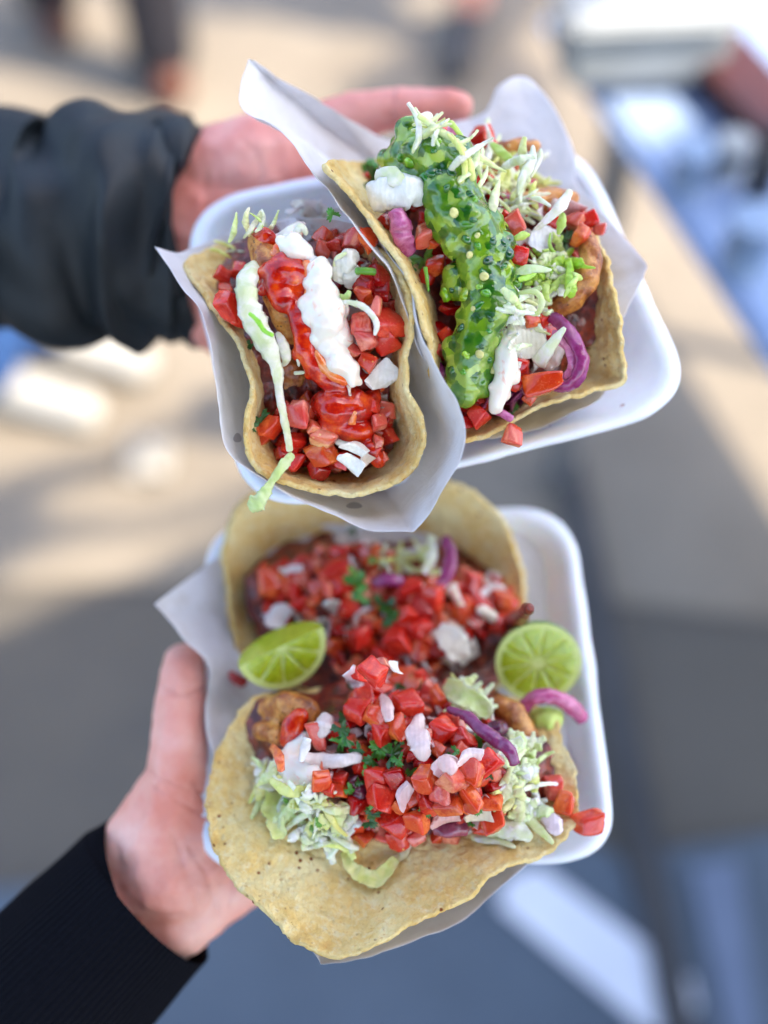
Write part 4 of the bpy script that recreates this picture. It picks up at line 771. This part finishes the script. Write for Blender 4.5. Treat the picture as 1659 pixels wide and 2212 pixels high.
ro = ribbon(None, 'pickled_onion', [(*c4(1270, 195), .556), (*c4(1320, 145), .549), (*c4(1390, 140), .548), (*c4(1460, 175), .551), (*c4(1515, 235), .556)], [28, 32, 34, 38, 30], M['redonion'], srgb(196, 96, 140), thick=.5); tag(ro, 'curled pink pickled onion lying below the round lime half', 'onion')
cb = ribbon(None, 'cabbage_piece', [(*c4(1310, 235), .556), (*c4(1370, 225), .551), (*c4(1430, 235), .553)], [40, 54, 44], M['cabbage'], srgb(206, 222, 120), thick=.4); tag(cb, 'pale green cabbage piece between the lime half and the front taco', 'cabbage')
# limes
M['rind'] = m_noise('lime rind', [(.3, srgb(60, 112, 20)), (.7, srgb(104, 156, 36))], 150, .3, 600, .0006, Coat_Weight=.4)
M['pith'] = m_noise('lime pith', [(.3, srgb(196, 212, 110)), (.7, srgb(214, 224, 140))], 200, .5)
M['pulp'] = m_noise('lime pulp', [(.3, srgb(150, 172, 16)), (.55, srgb(176, 194, 30)), (.8, srgb(200, 212, 70))], 420, .15, 700, .0006, Subsurface_Weight=.4, Subsurface_Scale=.004, Coat_Weight=.7)
def lime(name, px, py, d, rpx, rot, a0, a1, nseg, label, pith_r=.11):
    rt = root(name, at(px, py, d), label, 'lime', 'cut limes in the lower tray'); rr = PX(rpx, d)
    Mx = CAMROT @ Euler(tuple(R(a) for a in rot)).to_matrix(); c = at(px, py, d); W = lambda x, y, z: c+Mx @ Vector((x*rr, y*rr, z*rr))
    full = (a1-a0) >= 359; na, nb = 64, 18; V = []; Fc = []
    for j in range(na+1):
        a = R(a0+(a1-a0)*j/na)
        for i in range(nb+1):
            t_ = math.pi/2*i/nb; V.append(W(math.cos(a)*math.cos(t_), math.sin(a)*math.cos(t_), -math.sin(t_)*.92))
    for j in range(na):
        for i in range(nb): Fc.append((j*(nb+1)+i, j*(nb+1)+i+1, (j+1)*(nb+1)+i+1, (j+1)*(nb+1)+i))
    o = mk('rind', V, Fc, M['rind'], rt); recalc(o)
    V = [W(0, 0, 0)]+[W(math.cos(R(a0+(a1-a0)*j/na)), math.sin(R(a0+(a1-a0)*j/na)), 0) for j in range(na+1)]
    pith = mk('pith', V, [(0, j+1, j+2) for j in range(na)], M['pith'], rt, smooth=False)
    if not full:
        V = [W(math.cos(R(a0)), math.sin(R(a0)), 0)]
        for i in range(nb*2+1):
            t_ = math.pi*i/(nb*2); V.append(W(math.cos(R(a0))*math.cos(t_), math.sin(R(a0))*math.cos(t_), -math.sin(t_)*.92))
        mk('pith', V, [tuple(range(len(V)))], M['pulp'], rt, smooth=False)
    st = (a1-a0)/nseg
    for k in range(nseg):
        g0, g1 = a0+st*k+st*.014, a0+st*(k+1)-st*.014; mm = 10; V = []; Fc = []
        for j in range(mm+1):
            u = j/mm; a = R(g0+(g1-g0)*u)
            for i in range(7):
                q = pith_r+.02+(.865-pith_r)*i/6; e = (1-abs(2*u-1)**6)*(1-abs(2*i/6-1)**8)
                am = R((g0+g1)/2); aa = am+(a-am)*min(1, .55+.9*i/6) if True else a
                V.append(W(math.cos(aa)*q, math.sin(aa)*q, -.004+.03*e))
        for j in range(mm):
            for i in range(6): Fc.append((j*7+i, j*7+i+1, (j+1)*7+i+1, (j+1)*7+i))
        mk('pulp_segment', V, Fc, M['pulp'], pith)
    return rt
lime('lime_half', 1163, 1432, .567, 93, (18, -6, 10), 0, 360, 10, 'round lime half facing up against the right wall of the lower tray')
lime('lime_wedge', 607, 1397, .556, 100, (22, 8, 25), 180, 360, 5, 'lime wedge resting on the left edge of the back taco', .09)

# ------------------------------------------------------------------ people
def crease(o, paths, wpx, depth):
    base = wpos(o)
    P = [[Vector(p) for p in crom([(x, y, 0) for x, y in path], 8, False)] for path in paths]
    for v in o.data.vertices:
        q = v.co+base-CAM; d = q.dot(FWD)
        x, y = CX+q.dot(RT)/d*F, CY-q.dot(UP)/d*F
        if v.normal.dot(q) > 0: continue
        for path in P:
            m_ = min((x-p.x)**2+(y-p.y)**2 for p in path)
            if m_ < (wpx*2.5)**2: v.co -= v.normal*depth*math.exp(-m_/(wpx*wpx))
    o.data.update()
def tube(name, pts, m, parent, nseg=120, fold=None, cap=True, ribs=0, ribamp=0, flat=1.0, sub=8):
    """sleeve swept along (px, py, d, radius px)"""
    C = crom([at(x, y, d) for x, y, d, r_ in pts], sub, False); Rr = crom([(r_*d/F, 0, 0) for x, y, d, r_ in pts], sub, False); n = len(C); V = []; Fc = []
    for i, c in enumerate(C):
        t_ = (C[min(i+1, n-1)]-C[max(i-1, 0)]).normalized()
        if i and t_.dot(tp_) < .93: t_ = tp_
        tp_ = t_; s_ = t_.cross(FWD).normalized(); u_ = s_.cross(t_).normalized()
        for j in range(nseg):
            a = 2*math.pi*j/nseg; k = Rr[i].x
            if fold: k += fold(i/(n-1), a)
            if ribs: k += ribamp*math.sin(a*ribs)
            V.append(c+s_*math.cos(a)*k+u_*math.sin(a)*k*flat)
    for i in range(n-1):
        for j in range(nseg): Fc.append((i*nseg+j, i*nseg+(j+1) % nseg, (i+1)*nseg+(j+1) % nseg, (i+1)*nseg+j))
    if cap: Fc.append(tuple(range(nseg-1, -1, -1)))
    o = mk(name, V, Fc, m, parent); recalc(o); return o
def join_into(o, verts, faces):
    base = wpos(o); me = o.data; V = [v.co.copy() for v in me.vertices]; Fc = [tuple(p.vertices) for p in me.polygons]; n = len(V)
    V += [Vector(v)-base for v in verts]; Fc += [tuple(i+n for i in f) for f in faces]
    m_ = me.materials[0]; me.clear_geometry(); me.from_pydata(V, [], Fc); me.update()
    me.polygons.foreach_set('use_smooth', [True]*len(me.polygons))
def figure(x, y, face, skin, top, legs, shoe, label, steps=((.11, .0), (-.11, .0)), bare=False, skin_obj=None, loc=None, hairm=None, arms=True, step_len=.0, lift=1.0):
    """a standing person built in world space; face = heading angle"""
    c, s = math.cos(face), math.sin(face)
    def L(a, b, z): return Vector((x+a*c-b*s, y+a*s+b*c, z))        # a = to the side, b = forward
    Z = lift
    head = chain([(L(0, .01, 1.60*Z), .088), (L(0, .02, 1.66*Z), .096)])+chain([(L(0, .05, 1.55*Z), .055), (L(0, .03, 1.60*Z), .08)])+[(L(0, .115, 1.595*Z), .018), (L(.09, .0, 1.60*Z), .022), (L(-.09, .0, 1.60*Z), .022)]+chain([(L(0, -.01, 1.40*Z), .058), (L(0, 0, 1.56*Z), .055)])
    calves = []
    for a, b in steps: calves += chain([(L(a*.9, b*.5, .50), .055), (L(a, b-.01, .30), .052), (L(a, b-.02, .09), .036)])
    balls = head+(calves if bare else [])
    if arms:
        for q in ((-1, 1) if skin_obj is None else (1,)):
            balls += chain([(L(.26*q, .06, .86), .03), (L(.27*q, .08, .80), .034), (L(.27*q, .10, .74), .024)])
            for k in range(4): balls += chain([(L(.27*q, .075+.018*k, .75), .010), (L(.268*q, .08+.018*k, .69-.004*abs(k-1)), .009), (L(.26*q, .085+.017*k, .66), .008)])
            balls += chain([(L(.262*q, .12, .79), .012), (L(.25*q, .145, .74), .010)])
    tb_ = blob('person', balls, .008, skin, origin=loc or (x, y, 0), smooth_it=3)
    if skin_obj is not None:
        b_ = wpos(tb_); join_into(skin_obj, [v.co+b_ for v in tb_.data.vertices], [tuple(p.vertices) for p in tb_.data.polygons]); bpy.data.objects.remove(tb_); rt = skin_obj
    else: rt = tb_; tag(rt, label, 'person')
    tr = []
    for a, b in steps: tr += chain([(L(a*.8, 0, .92), .105), (L(a*.9, b*.5+.01, .50), .078)]+([] if bare else [(L(a, b-.02, .10), .066)]))
    tr += chain([(L(-.08, 0, .95), .115), (L(.08, 0, .95), .115)]); blob('trousers', tr, .012, legs, rt)
    tp = chain([(L(0, 0, 1.0), .14), (L(0, 0, 1.22), .15), (L(0, 0, 1.36), .12)])+chain([(L(-.15, 0, 1.36), .075), (L(.15, 0, 1.36), .075)])+chain([(L(-.07, 0, 1.0), .125), (L(-.08, 0, 1.25), .125)])+chain([(L(.07, 0, 1.0), .125), (L(.08, 0, 1.25), .125)])
    for q in ((-1, 1) if skin_obj is None else (1,)): tp += chain([(L(.18*q, 0, 1.36), .06), (L(.25*q, -.02, 1.10), .052), (L(.26*q, .05, .87), .042)])
    blob('jacket', tp, .012, top, rt)
    blob('hair', chain([(L(0, -.03, 1.62*Z), .092), (L(0, 0, 1.70*Z), .088)]), .01, hairm or M['hair'], rt)
    for a, b in steps:
        sh = blob('shoe', chain([(L(a, b-.07, .045), .038), (L(a, b+.02, .045), .042), (L(a, b+.14, .035), .034)])+chain([(L(a, b-.06, .05), .036), (L(a, b-.03, .10), .042)]), .006, shoe, rt)
    return rt
# the far hand: palm up under the upper tray, thumb along its back edge
h1 = []
h1 += pxchain([(330, 500, .655, 165), (430, 480, .648, 160), (520, 480, .648, 165), (640, 500, .655, 165), (760, 520, .665, 150)])
h1 += pxchain([(470, 370, .632, 100), (560, 360, .628, 118), (640, 340, .628, 96), (700, 285, .622, 66), (770, 250, .617, 54), (850, 236, .613, 46), (905, 234, .61, 45), (960, 230, .608, 40), (992, 232, .607, 33)])
h1 += pxchain([(430, 620, .645, 120), (520, 690, .65, 100), (640, 700, .658, 90), (760, 690, .663, 80)])
h1 += pxchain([(700, 430, .66, 100), (800, 450, .67, 80)])
for (x0, y0, x1, y1, x2, y2, x3, y3, r_) in [(820, 430, 940, 400, 1040, 395, 1110, 400, 44), (830, 510, 960, 500, 1080, 505, 1160, 515, 46), (820, 595, 940, 605, 1060, 620, 1130, 630, 44), (800, 680, 900, 700, 990, 715, 1050, 725, 37)]:
    h1 += pxchain([(x0, y0, .668, r_*1.1), (x1, y1, .664, r_), (x2, y2, .655, r_*.92), (x3, y3, .646, r_*.8)])
hand1 = blob('person', h1, .0016, M['skin1'], origin=(-.62, 1.28, 0), smooth_it=7)
tag(hand1, 'person in a black jacket reaching in from the left to hold the upper tray', 'person')
disp(hand1, [(60, .0012), (200, .0004)], 2)
crease(hand1, [[(520, 300), (560, 350), (560, 420)], [(460, 330), (440, 400), (450, 470)], [(850, 190), (846, 230), (852, 275)], [(640, 240), (690, 290)]], 4, .0012)
def fold1(t_, a):
    return .0052*math.sin(t_*40+2.2*math.sin(a*1.0+1)+1.2*math.sin(a*2.3))*(.55+.45*math.sin(t_*9+a))+.005*noise.noise(Vector((t_*14, math.cos(a)*1.5, math.sin(a)*1.5)))*2
sl1 = tube('sleeve', [(-1000, 560, .80, 330), (-600, 520, .72, 300), (-250, 490, .68, 262), (0, 480, .665, 228), (120, 500, .66, 232), (220, 490, .655, 245), (310, 492, .652, 250), (372, 500, .650, 243), (394, 502, .650, 234), (400, 502, .650, 222), (394, 502, .650, 205), (350, 500, .65, 190)], M['jacket'], hand1, 160, fold1, sub=12)
figure(-.80, 1.42, R(-107), M['skin1'], M['jacket'], M['denim'], M['whiteshoe'], '', steps=((-.055, .257), (.06, .215)), skin_obj=hand1, arms=True)
# upper arm from cuff back to the shoulder
blob('upper_sleeve', chain([(at(-1000, 560, .80), .085), (Vector((-.86, 1.10, 1.20)), .075), (Vector((-.82, 1.26, 1.36)), .08)]), .01, M['jacket'], hand1)
# the near hand: thumb up the left side of the lower tray
h2 = pxchain([(160, 1990, .585, 104), (262, 1884, .583, 100), (330, 1800, .577, 94), (378, 1710, .570, 80)])+pxchain([(240, 2110, .59, 100), (356, 1985, .588, 98), (442, 1915, .588, 98), (560, 1840, .594, 96)])
h2 += pxchain([(180, 2060, .588, 112), (290, 1960, .585, 112), (370, 1880, .572, 126), (440, 1800, .578, 120), (520, 1760, .588, 120), (640, 1720, .60, 118)])
h2 += pxchain([(330, 1920, .582, 104), (350, 1820, .568, 100), (375, 1740, .568, 82), (382, 1660, .568, 68), (385, 1590, .572, 62), (390, 1520, .577, 58), (395, 1470, .583, 56), (398, 1438, .587, 49)])
h2 += pxchain([(235, 1900, .580, 84), (290, 1830, .574, 84), (330, 1770, .571, 78), (372, 1700, .569, 72)])
h2 += pxchain([(210, 2010, .579, 100), (300, 1930, .573, 100), (370, 1850, .571, 98), (400, 1770, .572, 80)])
h2 += pxchain([(370, 1970, .578, 108), (440, 1910, .582, 105), (520, 1860, .588, 100), (640, 1820, .60, 95)])
h2 += pxchain([(470, 1650, .60, 90), (560, 1640, .612, 90), (640, 1700, .612, 100)])
for (pts) in [[(620, 1650), (700, 1540), (790, 1460), (850, 1410)], [(680, 1690), (790, 1600), (890, 1530), (960, 1480)], [(700, 1760), (820, 1700), (920, 1650), (990, 1610)], [(690, 1820), (790, 1790), (880, 1770), (940, 1750)]]:
    dd = [.612, .622, .63, .63] if pts[0][1] < 1700 else [.604, .606, .604, .602]
    h2 += pxchain([(p[0], p[1], q, r_) for p, q, r_ in zip(pts, dd, (52, 46, 43, 35))])
hand2 = blob('person', h2, .0015, M['skin2'], origin=at(180, 2060, .575), smooth_it=7)
tag(hand2, 'left hand with black ribbed cuff holding the lower tray from below', 'person')
disp(hand2, [(50, .0014), (180, .0005)], 6)
crease(hand2, [[(300, 1650), (360, 1690), (430, 1710), (450, 1735)], [(330, 1700), (380, 1730), (440, 1760)], [(410, 1830), (450, 1900), (470, 1980)], [(370, 1800), (400, 1880), (430, 1960)], [(480, 1830), (500, 1900), (490, 1960)], [(340, 1475), (390, 1500), (440, 1490)], [(420, 1690), (470, 1760), (500, 1830)]], 4.2, .0014)
tube('sleeve', [(-500, 2760, .62, 300), (-300, 2570, .60, 262), (-120, 2385, .585, 235), (40, 2220, .578, 216), (160, 2096, .575, 204), (245, 2010, .5735, 194), (306, 1948, .573, 189), (316, 1938, .573, 184), (308, 1946, .573, 170), (250, 2000, .573, 160)], M['knit'], hand2, 720, lambda t_, a: .0012*noise.noise(Vector((t_*6, math.cos(a)*2, math.sin(a)*2))), ribs=90, ribamp=.00035, flat=.95, sub=8)
# people further off
figure(-.52, 2.16, R(20), M['skin1'], M['maroon'], M['darkcloth'], M['brownshoe'], 'blurred passer-by in dark trousers behind the black sleeve', steps=((.07, -.05), (-.10, .22)))
figure(.27, 2.32, R(170), M['skin2'], M['darkcloth'], M['darkcloth'], M['darkshoe'], 'blurred passer-by with a bare shin and dark shoe near the top', steps=((.09, .06), (-.12, -.40)), bare=True)

# ------------------------------------------------------------------ litter and table
M['napkin'] = m_noise('white napkin', [(.3, srgb(150, 148, 144)), (.7, srgb(176, 174, 170))], 30, .7)
def crumple(name, px, py, size, label):
    c = gp(px, py); o = bowlfree = None
    V = []; Fc = []; n = 26
    for i in range(n+1):
        for j in range(n+1):
            u, v = i/n-.5, j/n-.5; z = .02+.03*noise.noise(Vector((u*5, v*5, px)))+.015*noise.noise(Vector((u*14, v*14, px)))
            V.append((c.x+u*size*(1+.2*noise.noise(Vector((v*3, px, 0)))), c.y+v*size*1.1, max(.006, z)))
    for i in range(n):
        for j in range(n): a = i*(n+1)+j; Fc.append((a, a+n+1, a+n+2, a+1))
    o = mk(name, V, Fc, M['napkin'], origin=(c.x, c.y, .006)); m2 = o.modifiers.new('thickness', 'SOLIDIFY'); m2.thickness = .0006; tag(o, label, 'napkin'); return o
crumple('napkin', 325, 1005, .07, 'blurred white scrap of paper lying on the sunlit pavement left of the tacos')
def box(name, c, dims, ang, m, parent=None, bev=.01, origin=None):
    bm = bmesh.new(); bmesh.ops.create_cube(bm, size=1); bmesh.ops.scale(bm, vec=dims, verts=bm.verts); bmesh.ops.bevel(bm, geom=list(bm.edges), offset=bev, segments=3, affect='EDGES')
    bmesh.ops.rotate(bm, cent=(0, 0, 0), matrix=Matrix.Rotation(ang, 3, 'Z'), verts=bm.verts); V = [v.co+Vector(c) for v in bm.verts]; Fc = [tuple(v.index for v in f.verts) for f in bm.faces]; bm.free()
    return mk(name, V, Fc, m, parent, smooth=False, origin=origin)
M['tablecloth'] = m_noise('pale blue table covering', [(.3, srgb(122, 146, 184)), (.7, srgb(148, 168, 202))], 5, .5)
M['metal'] = mat('grey table leg', (.35, .36, .38, 1), .4, Metallic=.8)
e0, e1 = gp(1180, 40, .75), gp(1700, 800, .75); ax = (e1-e0); ang = math.atan2(ax.y, ax.x); ln = 2.1; nrm = Vector((-math.sin(ang), math.cos(ang), 0)); nrm = nrm if nrm.x > 0 else -nrm
u_ = ax.normalized(); mid = e0+u_*(ln/2-.02)+nrm*.36
TB = root('folding_table', (mid.x, mid.y, 0), 'blurred folding table with a pale blue top at the upper right', 'table')
box('table_top', (mid.x, mid.y, .735), (ln, .72, .03), ang, M['tablecloth'], TB)
for a in (-1, 1):
    for b in (-1, 1):
        q = mid+u_*(a*(ln/2-.12))+nrm*(b*.30); box('leg', (q.x, q.y, .36), (.035, .035, .72), ang, M['metal'], TB, .005)
def ontable(px, py, h): return gp(px, py, .75+h)
M['rust'] = m_noise('rust red plastic', [(.3, srgb(50, 14, 12)), (.7, srgb(70, 22, 18))], 12, .5)
M['whiteplastic'] = m_noise('white plastic', [(.3, srgb(140, 144, 144)), (.7, srgb(160, 164, 164))], 12, .4)
M['steel'] = m_noise('blue grey steel', [(.3, srgb(96, 118, 146)), (.7, srgb(150, 170, 196))], 8, .35)
M['blk'] = mat('black plastic', (.02, .02, .022, 1), .4)
q = ontable(1600, 190, .02); cr_ = box('serving_tray', (q.x, q.y, .765), (.18, .065, .03), ang+.05, M['rust'], origin=(q.x, q.y, .75)); tag(cr_, 'blurred rust red serving tray on the pale blue table', 'tray'); box('rim', (q.x, q.y, .784), (.186, .071, .008), ang+.05, M['rust'], cr_, .003)
q = ontable(1370, 10, .1); wc = box('food_container', (q.x+.02, q.y+.04, .79), (.17, .10, .06), .08, M['whiteplastic'], origin=(q.x, q.y, .75)); tag(wc, 'blurred white food container at the far end of the table', 'container'); box('lid', (q.x+.02, q.y+.04, .828), (.18, .11, .014), .08, M['whiteplastic'], wc)
for px, py, s_, m_, nm, lb, ct in [(1500, 330, .04, M['steel'], 'metal_tin', 'blurred blue grey tin on the table near the pavement edge', 'tin'), (1630, 500, .05, M['steel'], 'metal_tin', 'second blurred tin nearer the bottom corner of the table', 'tin'), (1650, 370, .03, M['blk'], 'sauce_bottle', 'blurred black bottle at the right edge of the photo', 'bottle'), (1590, 300, .035, M['whiteplastic'], 'paper_cup', 'blurred white cup beside the rust red serving tray', 'cup')]:
    q = ontable(px, py, .04); pr = [(0, 0), (1, 0), (1, .05), (.95, .1), (.95, 1.0), (1.02, 1.02), (1.02, 1.1), (.9, 1.12), (0, 1.12)] if nm != 'sauce_bottle' else [(0, 0), (1, 0), (1, 1.6), (.5, 2.2), (.35, 2.3), (.35, 3), (0, 3)]
    V = []; Fc = []; n = 28
    for r_, h in pr:
        for j in range(n): a = 6.2832*j/n; V.append((q.x+math.cos(a)*r_*s_*.5, q.y+math.sin(a)*r_*s_*.5, .75+h*s_))
    for i in range(len(pr)-1):
        for j in range(n): Fc.append((i*n+j, i*n+(j+1) % n, (i+1)*n+(j+1) % n, (i+1)*n+j))
    o = mk(nm, V, Fc, m_, origin=(q.x, q.y, .75)); recalc(o); tag(o, lb, ct)
